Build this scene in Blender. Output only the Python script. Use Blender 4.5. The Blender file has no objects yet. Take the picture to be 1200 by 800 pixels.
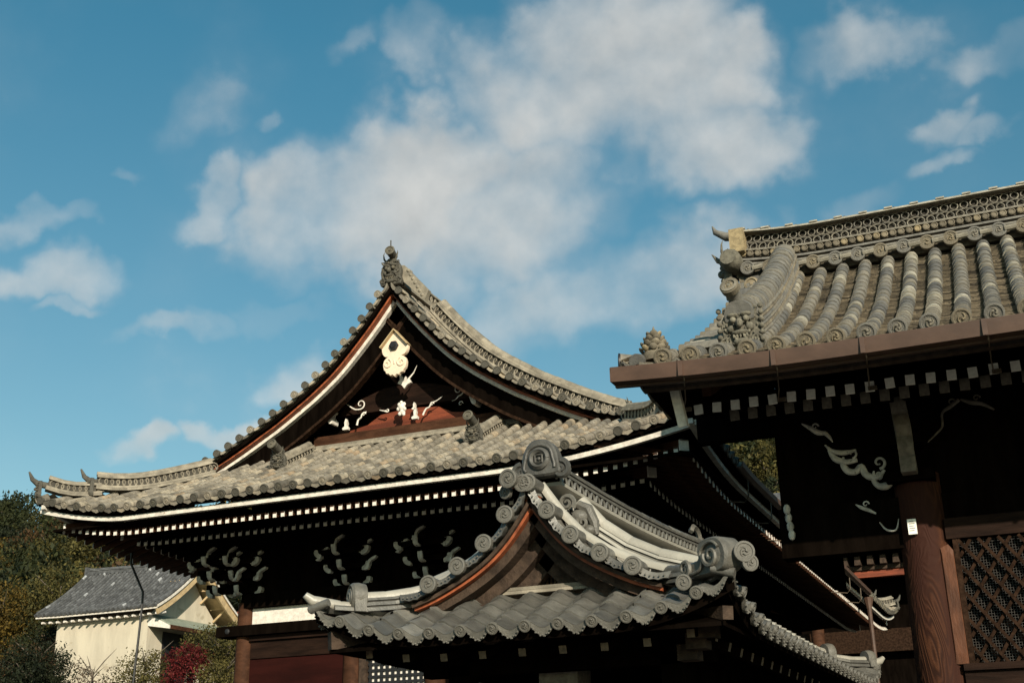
import bpy, math, random
import numpy as np
from mathutils import Vector as V3, Matrix
random.seed(7); rng = np.random.RandomState(7)
PI = math.pi
sc = bpy.context.scene; COL = sc.collection

# ------------------------------------------------------------------ camera
CAM_F, CAM_P, CAM_R, CAM_A = 1450.0, math.radians(20.3), math.radians(1.2), math.radians(22.6)
fh = V3((-math.sin(CAM_A), math.cos(CAM_A), 0)); rt = V3((math.cos(CAM_A), math.sin(CAM_A), 0)); kz = V3((0, 0, 1))
fw = fh*math.cos(CAM_P) + kz*math.sin(CAM_P); uu = -fh*math.sin(CAM_P) + kz*math.cos(CAM_P)
cx_ = rt*math.cos(CAM_R) - uu*math.sin(CAM_R); cu_ = uu*math.cos(CAM_R) + rt*math.sin(CAM_R)
cd = bpy.data.cameras.new('camera'); cam = bpy.data.objects.new('camera', cd); COL.objects.link(cam)
M = Matrix((cx_, cu_, -fw)).transposed().to_4x4(); M.translation = V3((0, 0, 1.6)); cam.matrix_world = M
cd.sensor_width = 36; cd.lens = 36*CAM_F/1200; cd.clip_start = .1; cd.clip_end = 3000
sc.camera = cam
def sky_dir(x, y):
    return (fw*CAM_F + cx_*(x-600) - cu_*(y-400)).normalized()

# ------------------------------------------------------------------ world, sun, exposure
SUN_EL, SUN_AZ = math.radians(22.5), math.radians(142)      # azimuth clockwise from +Y
world = bpy.data.worlds.new('World'); sc.world = world; world.use_nodes = True
nt = world.node_tree; nt.nodes.clear()
def N(t, typ, **kw):
    n = t.nodes.new(typ)
    for k, v in kw.items(): setattr(n, k, v)
    return n
def mathn(t, op, a, b=None, clamp=False):
    n = N(t, 'ShaderNodeMath', operation=op); n.use_clamp = clamp
    for i, v in enumerate((a, b)):
        if v is None: continue
        if isinstance(v, (int, float)): n.inputs[i].default_value = v
        else: t.links.new(v, n.inputs[i])
    return n.outputs[0]
def vmath(t, op, a, b=None):
    n = N(t, 'ShaderNodeVectorMath', operation=op)
    for i, v in enumerate((a, b)):
        if v is None: continue
        if isinstance(v, (tuple, list, V3)): n.inputs[i].default_value = tuple(v)
        else: t.links.new(v, n.inputs[i])
    return n
def mixc(t, fac, a, b, mode='MIX'):
    n = N(t, 'ShaderNodeMix', data_type='RGBA', blend_type=mode)
    for i, v in ((0, fac), (6, a), (7, b)):
        if isinstance(v, (int, float)): n.inputs[i].default_value = v
        elif isinstance(v, tuple): n.inputs[i].default_value = v if len(v) == 4 else v+(1,)
        else: t.links.new(v, n.inputs[i])
    return n.outputs[2]
sky = N(nt, 'ShaderNodeTexSky', sky_type='NISHITA'); sky.sun_disc = False
sky.sun_elevation = SUN_EL; sky.sun_rotation = SUN_AZ; sky.air_density = 1.0; sky.dust_density = .6; sky.ozone_density = 1.6
tc = N(nt, 'ShaderNodeTexCoord'); D = tc.outputs['Generated']
sz = N(nt, 'ShaderNodeSeparateXYZ'); nt.links.new(D, sz.inputs[0])
def mapr0(v, a, b_):
    n = N(nt, 'ShaderNodeMapRange'); nt.links.new(v, n.inputs[0]); n.inputs[1].default_value = a; n.inputs[2].default_value = b_; return n.outputs[0]
skyc = mixc(nt, 1.0, sky.outputs[0], mixc(nt, mapr0(sz.outputs[2], .20, .56), (.86, 1.03, .86), (.46, 1.10, 1.02)), 'MULTIPLY')
# clouds at infinity: soft banks placed by direction, broken up by noise
def bank(x, y, rx, ry, ang, wgt, soft=.9):
    c = sky_dir(x, y); a = math.radians(ang)
    ex = (cx_*math.cos(a) + cu_*math.sin(a)); ey = (-cx_*math.sin(a) + cu_*math.cos(a))
    d = vmath(nt, 'SUBTRACT', DW, c).outputs[0]
    px = vmath(nt, 'DOT_PRODUCT', d, ex*(CAM_F/rx)).outputs['Value']; py = vmath(nt, 'DOT_PRODUCT', d, ey*(CAM_F/ry)).outputs['Value']
    r2 = mathn(nt, 'ADD', mathn(nt, 'MULTIPLY', px, px), mathn(nt, 'MULTIPLY', py, py))
    return mathn(nt, 'MULTIPLY', maprange(nt, r2, .0, 1.25+soft, 1.0, 0.0), wgt)
def maprange(t, v, a, b, c=0.0, d=1.0, smooth=True):
    n = N(t, 'ShaderNodeMapRange'); n.interpolation_type = 'SMOOTHSTEP' if smooth else 'LINEAR'
    t.links.new(v, n.inputs[0])
    for i, x in enumerate((a, b, c, d)): n.inputs[i+1].default_value = x
    return n.outputs[0]
def noise(t, vec, scale, detail, rough, dist=0.0):
    n = N(t, 'ShaderNodeTexNoise'); n.inputs['Scale'].default_value = scale; n.inputs['Detail'].default_value = detail
    n.inputs['Roughness'].default_value = rough; n.inputs['Distortion'].default_value = dist
    if vec is not None: t.links.new(vec, n.inputs['Vector'])
    return n.outputs[0]
def ncol(scale, detail, rough):
    n = N(nt, 'ShaderNodeTexNoise'); n.inputs['Scale'].default_value = scale; n.inputs['Detail'].default_value = detail; n.inputs['Roughness'].default_value = rough; nt.links.new(D, n.inputs['Vector'])
    return vmath(nt, 'SUBTRACT', n.outputs['Color'], (.5, .5, .5)).outputs[0]
def vscale(v, k):
    n = vmath(nt, 'SCALE', v); n.inputs['Scale'].default_value = k; return n.outputs[0]
DW = vmath(nt, 'ADD', vmath(nt, 'ADD', D, vscale(ncol(7, 4, .55), .17)).outputs[0], vscale(ncol(26, 6, .6), .028)).outputs[0]
banks = [(725, 100, 160, 92, 0, .93), (760, 40, 90, 60, 0, .95), (830, 75, 75, 55, 0, .95), (655, 60, 75, 65, 20, .82), (830, 160, 80, 50, 0, .8), (435, 242, 140, 62, 12, .95), (500, 200, 110, 75, 25, 1.0), (355, 265, 75, 42, 10, .8),
         (560, 260, 150, 90, 20, .78), (720, 330, 150, 60, 18, .72), (790, 290, 90, 50, 15, .72), (620, 370, 120, 50, 10, .6), (960, 245, 90, 26, 8, .52), (360, 425, 72, 42, 20, .80), (180, 517, 44, 17, 0, .85), (262, 506, 36, 16, 0, .7),
         (40, 312, 62, 26, 0, .72), (60, 345, 45, 10, 10, .55), (22, 247, 40, 18, 0, .65), (1020, 50, 75, 34, 10, .58), (1120, 140, 40, 24, 10, .56), (1165, 152, 40, 16, 10, .55), (1170, 55, 50, 26, 0, .42), (1110, 190, 35, 14, 20, .5),
         (215, 140, 42, 40, 40, .34), (205, 370, 48, 18, 10, .55), (240, 245, 40, 24, 10, .52), (425, 55, 45, 20, 30, .42), (520, 45, 50, 35, 20, .5), (300, 157, 22, 14, 0, .36), (120, 205, 20, 12, 0, .5), (300, 340, 60, 20, 10, .5)]
acc = None
for bk in banks:
    v = bank(*bk); acc = v if acc is None else mathn(nt, 'SMOOTH_MAX', acc, v)
for n_ in nt.nodes:
    if n_.type == 'MATH' and n_.operation == 'SMOOTH_MAX': n_.inputs[2].default_value = .12
n1 = noise(nt, D, 9.0, 12, .50); n2 = noise(nt, D, 30, 8, .6)
tw = V3((math.sin(SUN_AZ), math.cos(SUN_AZ), .9)).normalized()*.014
n1b = noise(nt, vmath(nt, 'ADD', D, tw).outputs[0], 9.0, 12, .50)
dens = mathn(nt, 'ADD', acc, mathn(nt, 'ADD', mathn(nt, 'MULTIPLY', mathn(nt, 'SUBTRACT', n1, .5), 1.5), mathn(nt, 'MULTIPLY', mathn(nt, 'SUBTRACT', n2, .5), .18)))
cm = mathn(nt, 'MULTIPLY', maprange(nt, dens, .14, 1.25), .82)
haze_ = mathn(nt, 'MULTIPLY', maprange(nt, mathn(nt, 'ADD', acc, mathn(nt, 'MULTIPLY', mathn(nt, 'SUBTRACT', n1, .5), .9)), .0, 1.0), .30)
cm = mathn(nt, 'MAXIMUM', cm, haze_)
emb = mathn(nt, 'MULTIPLY', mathn(nt, 'SUBTRACT', n1, n1b), 1.1)
shade = mathn(nt, 'ADD', mathn(nt, 'ADD', maprange(nt, dens, .5, 1.5, 1.02, .86), emb), 0.0)
cloudc = vmath(nt, 'SCALE', (6.35, 6.15, 5.75)); nt.links.new(shade, cloudc.inputs['Scale'])
allc = mixc(nt, cm, skyc, cloudc.outputs[0])
bg = N(nt, 'ShaderNodeBackground'); bg.inputs['Strength'].default_value = .085; nt.links.new(allc, bg.inputs[0])
wo = N(nt, 'ShaderNodeOutputWorld'); nt.links.new(bg.outputs[0], wo.inputs[0])
sl = bpy.data.lights.new('sun', 'SUN'); sl.energy = 5.0; sl.angle = math.radians(.5); sl.color = (1, .89, .72)
so = bpy.data.objects.new('sun', sl); COL.objects.link(so)
to_sun = V3((math.sin(SUN_AZ)*math.cos(SUN_EL), math.cos(SUN_AZ)*math.cos(SUN_EL), math.sin(SUN_EL)))
so.rotation_euler = to_sun.to_track_quat('Z', 'Y').to_euler()
sc.view_settings.view_transform = 'Standard'; sc.view_settings.look = 'None'; sc.view_settings.exposure = .42; sc.view_settings.gamma = 1
sc.view_settings.use_curve_mapping = False

# ------------------------------------------------------------------ materials
MATS = {}
def mat(name, color, rough=.7, var=.25, scale=6, bump=.0, bscale=40, tint=None, spots=None, streak=None, spec=.4, col2=None):
    """base colour with noise variation; tint=(dark, light) by per-piece attribute; spots=(colour, threshold, scale)"""
    m = bpy.data.materials.new(name); m.use_nodes = True; t = m.node_tree; p = t.nodes['Principled BSDF']
    tcn = N(t, 'ShaderNodeTexCoord'); obj = tcn.outputs['Object']; vec = obj
    if streak:
        mpn = N(t, 'ShaderNodeMapping'); mpn.inputs['Scale'].default_value = streak; t.links.new(obj, mpn.inputs[0]); vec = mpn.outputs[0]
    nz = noise(t, vec, scale, 6, .6, .3)
    a = tuple(c*(1-var) for c in color); b = tuple(min(1, c*(1+var)) for c in (col2 or color))
    c = mixc(t, maprange(t, nz, .3, .7), a, b)
    if tint:
        at = N(t, 'ShaderNodeAttribute', attribute_name='tint')
        r = N(t, 'ShaderNodeValToRGB'); t.links.new(at.outputs['Fac'], r.inputs[0])
        r.color_ramp.elements.remove(r.color_ramp.elements[1])
        for i, (pos, cc) in enumerate(tint):
            e = r.color_ramp.elements[0] if i == 0 else r.color_ramp.elements.new(pos)
            e.position = pos; e.color = tuple(cc)+(1,)
        c = mixc(t, 1.0, c, r.outputs[0], 'MULTIPLY')
    if spots:
        sn = noise(t, obj, spots[2], 4, .6)
        c = mixc(t, maprange(t, sn, spots[1], spots[1]+.08), c, spots[0])
    t.links.new(c, p.inputs['Base Color']); p.inputs['Roughness'].default_value = rough
    p.inputs['Specular IOR Level'].default_value = spec
    if bump:
        bn = N(t, 'ShaderNodeBump'); bn.inputs['Strength'].default_value = bump; bn.inputs['Distance'].default_value = .02
        t.links.new(noise(t, vec, bscale, 5, .6), bn.inputs['Height']); t.links.new(bn.outputs[0], p.inputs['Normal'])
    MATS[name] = m; return m
g = lambda v: (v, v, v)
mat('old_tile', (.245, .215, .168), .85, .32, 6, .6, 60, tint=[(0, g(.38)), (.25, g(.70)), (.7, g(1.0)), (.9, (1.25, 1.22, 1.15)), (1, (1.05, .88, .72))], spots=((.10, .095, .08), .60, 14))
mat('old_disc', (.072, .066, .052), .8, .3, 9, .5, 70, tint=[(0, g(.7)), (.6, g(1.0)), (1, (1.45, 1.4, 1.25))])
mat('old_dark', (.060, .053, .040), .8, .3, 6, .5, 60, tint=[(0, g(.7)), (1, g(1.15))])
mat('old_noshi', (.205, .180, .138), .8, .3, 5, .4, 50, tint=[(0, g(.75)), (1, g(1.15))])
mat('hall_tile', (.160, .154, .138), .72, .25, 9, .5, 70, tint=[(0, (.46, .47, .50)), (.45, g(.80)), (.80, (1.05, .98, .86)), (.90, (1.35, 1.28, 1.12)), (1, (1.9, 1.85, 1.7))])
mat('hall_pan', (.125, .102, .070), .85, .35, 14, .6, 80, tint=[(0, g(.16)), (.15, g(.6)), (.6, g(1.0)), (1, g(1.6))], spots=((.05, .045, .036), .58, 20))
mat('hall_disc', (.150, .128, .092), .8, .3, 12, .5, 80, tint=[(0, g(.6)), (.7, g(1.1)), (1, (1.7, 1.55, 1.2))])
mat('gate_tile', (.094, .090, .079), .40, .22, 7, .3, 40, tint=[(0, g(.62)), (.8, g(1.1)), (1, g(1.5))], spec=.5)
mat('gate_bar', (.285, .268, .228), .40, .12, 4, .2, 40, tint=[(0, g(.85)), (1, g(1.12))], spec=.5)
mat('hall_carve', (.125, .115, .088), .85, .35, 14, .7, 60, tint=[(0, g(.6)), (1, g(1.25))])
mat('gate_disc', (.098, .092, .078), .5, .22, 10, .3, 60, tint=[(0, g(.85)), (1, g(1.15))], spec=.45)
mat('store_tile', (.080, .082, .084), .8, .3, 5, .4, 50, tint=[(0, g(.6)), (.9, g(1.1)), (.965, g(1.2)), (.97, g(2.8)), (1, g(3.8))])
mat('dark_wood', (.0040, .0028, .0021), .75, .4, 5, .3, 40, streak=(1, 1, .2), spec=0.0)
mat('brown_wood', (.050, .022, .012), .7, .4, 6, .4, 40, streak=(.3, 1, 1), spec=.08)
mat('panel_wood', (.014, .007, .0045), .7, .5, 7, .4, 40, streak=(.15, 1, 1), spec=.08)
mat('wine_wood', (.018, .0035, .0025), .7, .3, 4, .2, 40, streak=(.2, 1, 1), spec=.08)
mat('red_wood', (.150, .034, .014), .65, .45, 3.5, .3, 30, streak=(.25, 1, 2.5), spec=.3)
mat('edge_wood', (.230, .062, .024), .6, .4, 8, .3, 40, streak=(1, 1, .4), spec=.3)
mat('lattice_wood', (.024, .013, .008), .7, .5, 12, .4, 40, spec=.03)
mat('aged_wood', (.044, .029, .020), .8, .45, 9, .5, 50, streak=(1, .4, 1), spec=.2)
mat('white_paint', (.62, .58, .52), .8, .16, 14, .15, 60, spots=((.36, .31, .25), .63, 30))
mat('edge_white', (.56, .52, .46), .8, .22, 9, .2, 60, spots=((.25, .16, .09), .66, 12))
mat('carving_white', (.42, .40, .36), .85, .30, 9, .2, 60, spots=((.16, .14, .12), .60, 16))
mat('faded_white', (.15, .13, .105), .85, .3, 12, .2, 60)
mat('plaster', (.46, .41, .32), .9, .12, 1.6, .25, 12, streak=(1, 1, .25), spots=((.36, .31, .23), .60, 1.1))
mat('timber_cream', (.42, .31, .17), .8, .2, 5, .2, 30)
mat('pendant_paint', (.68, .55, .42), .6, .06, 6, .1, 30)
mat('gutter_brown', (.070, .040, .028), .5, .22, 3.5, .10, 20, streak=(.5, 1, 1), spec=.35)
mat('strap_copper', (.170, .080, .045), .5, .2, 5, spec=.4)
mat('hook_metal', (.10, .075, .05), .5, .2, 5, spec=.4)
mat('black_metal', (.012, .012, .013), .5, .1, 5)
mat('green_roof', (.21, .235, .185), .7, .2, 4)
mat('stone', (.17, .155, .13), .9, .3, 20, .4, 60)
mat('ground_earth', (.055, .050, .040), .95, .3, .5, .3, 5)
mat('hill_soil', (.040, .036, .018), .95, .4, .05)
mat('bark', (.10, .080, .060), .9, .3, 8, .5, 30)
mat('rafter_white', (.86, .84, .78), .8, .10, 20, spots=((.20, .18, .16), .64, 22))
mat('end_grain', (.13, .095, .065), .85, .3, 30)
mat('peak_tile', (.062, .060, .054), .45, .3, 8, .3, 50, tint=[(0, g(.85)), (1, g(1.2))], spec=.4)
mat('notice_white', (.84, .82, .74), .4, .03, 5)
mat('notice_ink', (.10, .09, .08), .6, .03, 5)
mat('mesh_wire', (.05, .045, .04), .6, .1, 5)
mat('batten_wood', (.080, .030, .014), .6, .4, 8, .3, 40, streak=(1, 1, .25), spec=.25)
mat('red_tile', (.25, .075, .045), .8, .3, 6, .3, 40)
def leafmat(name, a, b, tr=.25):
    m = bpy.data.materials.new(name); m.use_nodes = True; t = m.node_tree; p = t.nodes['Principled BSDF']
    at = N(t, 'ShaderNodeAttribute', attribute_name='tint')
    c = mixc(t, at.outputs['Fac'], a, b)
    t.links.new(c, p.inputs['Base Color']); p.inputs['Roughness'].default_value = .7; p.inputs['Specular IOR Level'].default_value = .2
    tl = N(t, 'ShaderNodeBsdfTranslucent'); t.links.new(c, tl.inputs[0]); mx = N(t, 'ShaderNodeMixShader'); mx.inputs[0].default_value = tr
    t.links.new(p.outputs[0], mx.inputs[1]); t.links.new(tl.outputs[0], mx.inputs[2]); t.links.new(mx.outputs[0], t.nodes['Material Output'].inputs[0])
    MATS[name] = m
leafmat('leaf_dark', (.006, .010, .005), (.024, .029, .012))
leafmat('leaf_green', (.012, .017, .007), (.042, .047, .016))
leafmat('leaf_olive', (.032, .030, .009), (.110, .094, .028))
leafmat('leaf_rust', (.034, .020, .009), (.098, .056, .022))
leafmat('leaf_gold', (.046, .031, .007), (.140, .092, .017))
leafmat('leaf_bare', (.055, .040, .026), (.120, .085, .055))
leafmat('leaf_red', (.050, .008, .008), (.145, .018, .018))
leafmat('leaf_lime', (.040, .037, .011), (.150, .125, .040))
# figured grain of the big column
def grain_mat(name, a, b, c_):
    m = bpy.data.materials.new(name); m.use_nodes = True; t = m.node_tree; p = t.nodes['Principled BSDF']
    tcn = N(t, 'ShaderNodeTexCoord'); mpn = N(t, 'ShaderNodeMapping'); mpn.inputs['Scale'].default_value = (1.15, 1.15, .30); t.links.new(tcn.outputs['Object'], mpn.inputs[0])
    nz = noise(t, mpn.outputs[0], 2.2, 2, .45, .5)
    rings = mathn(t, 'FRACT', mathn(t, 'MULTIPLY', nz, 22)); tri = mathn(t, 'ABSOLUTE', mathn(t, 'SUBTRACT', rings, .5))
    f = maprange(t, tri, .05, .48)
    fine = noise(t, tcn.outputs['Object'], 38, 4, .7)
    f2 = mathn(t, 'MULTIPLY', f, maprange(t, fine, .25, .75, .55, 1.0))
    big = noise(t, mpn.outputs[0], 1.1, 3, .6)
    col = mixc(t, f2, a, b); col = mixc(t, maprange(t, big, .50, .66), col, c_, 'MIX')
    t.links.new(col, p.inputs['Base Color']); p.inputs['Roughness'].default_value = .75; p.inputs['Specular IOR Level'].default_value = .1
    bn = N(t, 'ShaderNodeBump'); bn.inputs['Strength'].default_value = .5; bn.inputs['Distance'].default_value = .01; t.links.new(f2, bn.inputs['Height']); t.links.new(bn.outputs[0], p.inputs['Normal'])
    MATS[name] = m
grain_mat('column_grain', (.022, .009, .0055), (.074, .029, .014), (.032, .012, .008))

# ------------------------------------------------------------------ mesh builder
class MB:
    def __init__(s): s.v = []; s.f = []; s.m = []; s.t = []
    def add(s, vs, fs, mi=0, tint=.5):
        o = len(s.v); s.v += [tuple(v) for v in vs]
        for f in fs: s.f.append(tuple(i+o for i in f)); s.m.append(mi); s.t.append(tint)
    def box(s, x0, x1, y0, y1, z0, z1, mi=0, tint=.5):
        s.add([(x0,y0,z0),(x1,y0,z0),(x1,y1,z0),(x0,y1,z0),(x0,y0,z1),(x1,y0,z1),(x1,y1,z1),(x0,y1,z1)],
              [(0,3,2,1),(4,5,6,7),(0,1,5,4),(1,2,6,5),(2,3,7,6),(3,0,4,7)], mi, tint)
    def beam(s, a, b, w, h, up=(0,0,1), mi=0, tint=.5, endmat=None):
        a = V3(a); b = V3(b); T = (b-a).normalized(); S = T.cross(V3(up)).normalized(); U = S.cross(T)
        vs = [p + S*(sx*w/2) + U*(sz*h/2) for p in (a, b) for sx, sz in ((-1,-1),(1,-1),(1,1),(-1,1))]
        s.add(vs, [(0,1,5,4),(1,2,6,5),(2,3,7,6),(3,0,4,7)], mi, tint)
        s.add(vs, [(3,2,1,0)], mi if endmat is None else endmat, tint); s.add(vs, [(4,5,6,7)], mi, tint)
    def sweep(s, prof, frames, closed=True, caps=True, mi=0, tint=.5):
        n = len(prof); vs = [P + S*a + U*b for (P, S, U) in frames for a, b in prof]; fs = []
        for k in range(len(frames)-1):
            for i in range(n if closed else n-1):
                j = (i+1) % n; fs.append((k*n+i, k*n+j, (k+1)*n+j, (k+1)*n+i))
        if caps and closed: fs.append(tuple(range(n-1, -1, -1))); fs.append(tuple((len(frames)-1)*n+i for i in range(n)))
        s.add(vs, fs, mi, tint)
    def tube(s, pts, r, n=8, mi=0, tint=.5, up=(0,0,1)):
        pts = [V3(p) for p in pts]; rs = r if isinstance(r, (list, tuple)) else [r]*len(pts)
        vs = []
        for k, p in enumerate(pts):
            T = (pts[min(k+1, len(pts)-1)]-pts[max(k-1, 0)]).normalized(); u = V3(up)
            if abs(T.dot(u)) > .97: u = V3((1, 0, 0)) if abs(T.x) < .9 else V3((0, 1, 0))
            S = T.cross(u).normalized(); U = S.cross(T)
            for i in range(n): a = 2*PI*i/n; vs.append(p + S*(math.cos(a)*rs[k]) + U*(math.sin(a)*rs[k]))
        fs = [(k*n+i, k*n+(i+1) % n, (k+1)*n+(i+1) % n, (k+1)*n+i) for k in range(len(pts)-1) for i in range(n)]
        fs.append(tuple(range(n-1, -1, -1))); fs.append(tuple((len(pts)-1)*n+i for i in range(n)))
        s.add(vs, fs, mi, tint)
    def lathe(s, prof, O, W, n=16, mi=0, tint=.5):
        O = V3(O); W = V3(W).normalized(); u = V3((0,0,1)) if abs(W.z) < .9 else V3((1,0,0)); S = u.cross(W).normalized(); U = W.cross(S)
        vs = [O + W*h + (S*math.cos(2*PI*i/n) + U*math.sin(2*PI*i/n))*r for r, h in prof for i in range(n)]
        fs = [(k*n+i, k*n+(i+1) % n, (k+1)*n+(i+1) % n, (k+1)*n+i) for k in range(len(prof)-1) for i in range(n)]
        fs.append(tuple(range(n-1, -1, -1))); fs.append(tuple((len(prof)-1)*n+i for i in range(n)))
        s.add(vs, fs, mi, tint)
    def extrude(s, poly, O, U, Vv, W, th, mi=0, tint=.5, bevel=0):
        O = V3(O); U = V3(U); Vv = V3(Vv); W = V3(W); n = len(poly)
        cxp = sum(p[0] for p in poly)/n; cyp = sum(p[1] for p in poly)/n
        vs = [O+U*a+Vv*b for a, b in poly] + [O+U*a+Vv*b+W*(th-bevel) for a, b in poly]
        fs = [tuple(range(n)), ] + [(i, (i+1) % n, n+(i+1) % n, n+i) for i in range(n)]
        if bevel:
            k = 1-bevel/max(.05, max(abs(p[0]-cxp) for p in poly))
            vs += [O+U*(cxp+(a-cxp)*k)+Vv*(cyp+(b-cyp)*k)+W*th for a, b in poly]
            fs += [(n+i, n+(i+1) % n, 2*n+(i+1) % n, 2*n+i) for i in range(n)]; fs.append(tuple(range(3*n-1, 2*n-1, -1)))
        else: fs.append(tuple(range(2*n-1, n-1, -1)))
        s.add(vs, fs, mi, tint)
    def ball(s, c, r, U=(1,0,0), Vv=(0,0,1), W=(0,-1,0), n=10, k=6, mi=0, tint=.5):
        c = V3(c); U = V3(U); Vv = V3(Vv); W = V3(W); r = r if isinstance(r, (tuple, list)) else (r, r, r)
        vs = []
        for j in range(k+1):
            ph = PI*j/k
            for i in range(n):
                a = 2*PI*i/n; vs.append(c+U*(r[0]*math.sin(ph)*math.cos(a))+Vv*(r[1]*math.cos(ph))+W*(r[2]*math.sin(ph)*math.sin(a)))
        s.add(vs, [(j*n+i, j*n+(i+1) % n, (j+1)*n+(i+1) % n, (j+1)*n+i) for j in range(k) for i in range(n)], mi, tint)
    def mesh(s, name, mats, angle=38):
        me = bpy.data.meshes.new(name); me.from_pydata(s.v, [], s.f)
        for m in mats: me.materials.append(MATS[m])
        me.polygons.foreach_set('material_index', s.m); me.polygons.foreach_set('use_smooth', [True]*len(s.f))
        at = me.attributes.new('tint', 'FLOAT', 'FACE'); at.data.foreach_set('value', s.t)
        me.validate(); me.update()
        if len(s.f) < 400000: me.set_sharp_from_angle(angle=math.radians(angle))
        return me
    def build(s, name, mats, parent=None, label=None, angle=38, recalc=True):
        if isinstance(mats, str): mats = [mats]
        me = s.mesh(name, mats, angle)
        if recalc: fixn(me)
        o = bpy.data.objects.new(name, me); COL.objects.link(o)
        if parent: o.parent = parent; o.matrix_parent_inverse = pinv(parent)
        if label: o['label'] = label
        return o
def pinv(parent):
    return Matrix.Translation(-parent.location) if parent.parent is None else Matrix.Identity(4)
def fixn(me):
    import bmesh
    bm = bmesh.new(); bm.from_mesh(me); bmesh.ops.recalc_face_normals(bm, faces=bm.faces); bm.to_mesh(me); bm.free()
def tag(o, label=None, cat=None, group=None, kind=None):
    for k, v in (('label', label), ('category', cat), ('group', group), ('kind', kind)):
        if v: o[k] = v
    return o
def thing(name, loc, label, cat, group=None):
    o = bpy.data.objects.new(name, None); COL.objects.link(o); o.location = loc; o.empty_display_size = .3
    return tag(o, label, cat, group)
def inst(name, me, parent, mw):
    """a child object sharing a mesh, placed in world space (all roots are unrotated; parts of parts have identity transforms)"""
    o = bpy.data.objects.new(name, me); COL.objects.link(o); o.parent = parent
    o.matrix_parent_inverse = pinv(parent)
    o.matrix_basis = mw
    return o
def frame_m(O, X, Y, Z):
    m = Matrix((V3(X), V3(Y), V3(Z))).transposed().to_4x4(); m.translation = V3(O); return m
def face_m(O, W, up=(0,0,1), s=1, roll=0):
    """local -Y faces W, local Z up"""
    W = V3(W).normalized(); Y = -W; X = Y.cross(V3(up)).normalized(); Z = X.cross(Y)
    m = frame_m(O, X*s, Y*s, Z*s)
    return m @ Matrix.Rotation(roll, 4, 'Y')

# ------------------------------------------------------------------ tile parts
def disc_mesh(name, m, r=1.0, comma=3, beads=14, n=24, depth=.45):
    """round end tile with raised rim, bead ring and comma swirl, unit radius, facing -Y"""
    b = MB(); W = (0, -1, 0)
    b.lathe([(r*.97, -depth), (r, 0), (r, .10), (r*.93, .14), (r*.78, .14), (r*.74, .04), (.02, .04)], (0,0,0), W, n, 0, .5)
    for i in range(comma):
        a0 = 2*PI*i/comma; pts = []; rs = []
        for k in range(7):
            f = k/6; a = a0+f*2.4; rad = .16+.36*f; pts.append((math.cos(a)*rad, -.06, math.sin(a)*rad)); rs.append(.155*(1-f)**.7+.02)
        b.tube(pts, rs, 6, 0, .8, up=(0, 1, 0))
    for i in range(beads):
        a = 2*PI*i/beads; b.ball((math.cos(a)*.64, -.05, math.sin(a)*.64), .05, n=5, k=3, tint=.6)
    me = b.mesh(name, [m]); fixn(me); return me
def put_discs(parent, name, meshes, items):
    for O, W, s, roll in items: inst(name, random.choice(meshes), parent, face_m(O, W, s=s, roll=roll))

def frames_of(pts, up=None):
    out = []
    for k, p in enumerate(pts):
        T = (pts[min(k+1, len(pts)-1)]-pts[max(k-1, 0)]).normalized()
        S = T.cross(V3((0,0,1))).normalized() if up is None else T.cross(up).normalized(); out.append((p, S, S.cross(T).normalized()))
    return out
def resample(pts, step):
    pts = [V3(p) for p in pts]; L = [0]
    for a, b in zip(pts, pts[1:]): L.append(L[-1]+(b-a).length)
    n = max(1, int(round(L[-1]/step))); out = []
    for i in range(n+1):
        d = L[-1]*i/n; k = 0
        while k < len(pts)-2 and L[k+1] < d: k += 1
        f = (d-L[k])/max(1e-9, L[k+1]-L[k]); out.append(pts[k].lerp(pts[k+1], f))
    return out
HALF = [(math.cos(a), math.sin(a)) for a in [math.radians(x) for x in (-20, 10, 40, 65, 90, 115, 140, 170, 200)]]
def cover_row(mb, pts, r, seg, mi=0, taper=.82, tints=None, up=None, jit=.0):
    """round cover tiles laid end to end from pts[0] (low) to pts[-1]"""
    q = resample(pts, seg); fr = frames_of(q, up)
    for k in range(len(q)-1):
        (P, S, U), (P2, S2, U2) = fr[k], fr[k+1]; T = (P2-P).normalized()
        t = rng.rand() if tints is None else tints(k)
        rr = r*(1+rng.uniform(-.03, .03)); off = U*rng.uniform(-jit, jit) + S*rng.uniform(-jit, jit)
        mb.sweep(HALF, [(P-T*.012+off, S*rr, U*rr), (P2+T*.02+off, S2*rr*taper, U2*rr*taper)], closed=True, caps=True, mi=mi, tint=t)
def pan_row(mb, fn, sa, sb, d0, d1, step, depth=.03, th=.022, mi=1):
    """flat concave tiles: fn(s, d, h) -> point"""
    n = max(1, int(round((d1-d0)/step))); xs = [-1, -.5, 0, .5, 1]
    for k in range(n):
        a = d0+(d1-d0)*k/n; b = d0+(d1-d0)*(k+1)/n; j = rng.uniform(-.004, .004); vs = []
        for (d, h) in ((a, th), (b, 0), (a, -.02)):
            for x in xs: vs.append(fn((sa+sb)/2+x*(sb-sa)/2, d, depth*(x*x-1)+h+j+.012))
        fs = [(i, i+1, 5+i+1, 5+i) for i in range(4)] + [(10+i, 10+i+1, i+1, i) for i in range(4)]
        mb.add(vs, fs, mi, rng.rand())
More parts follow.
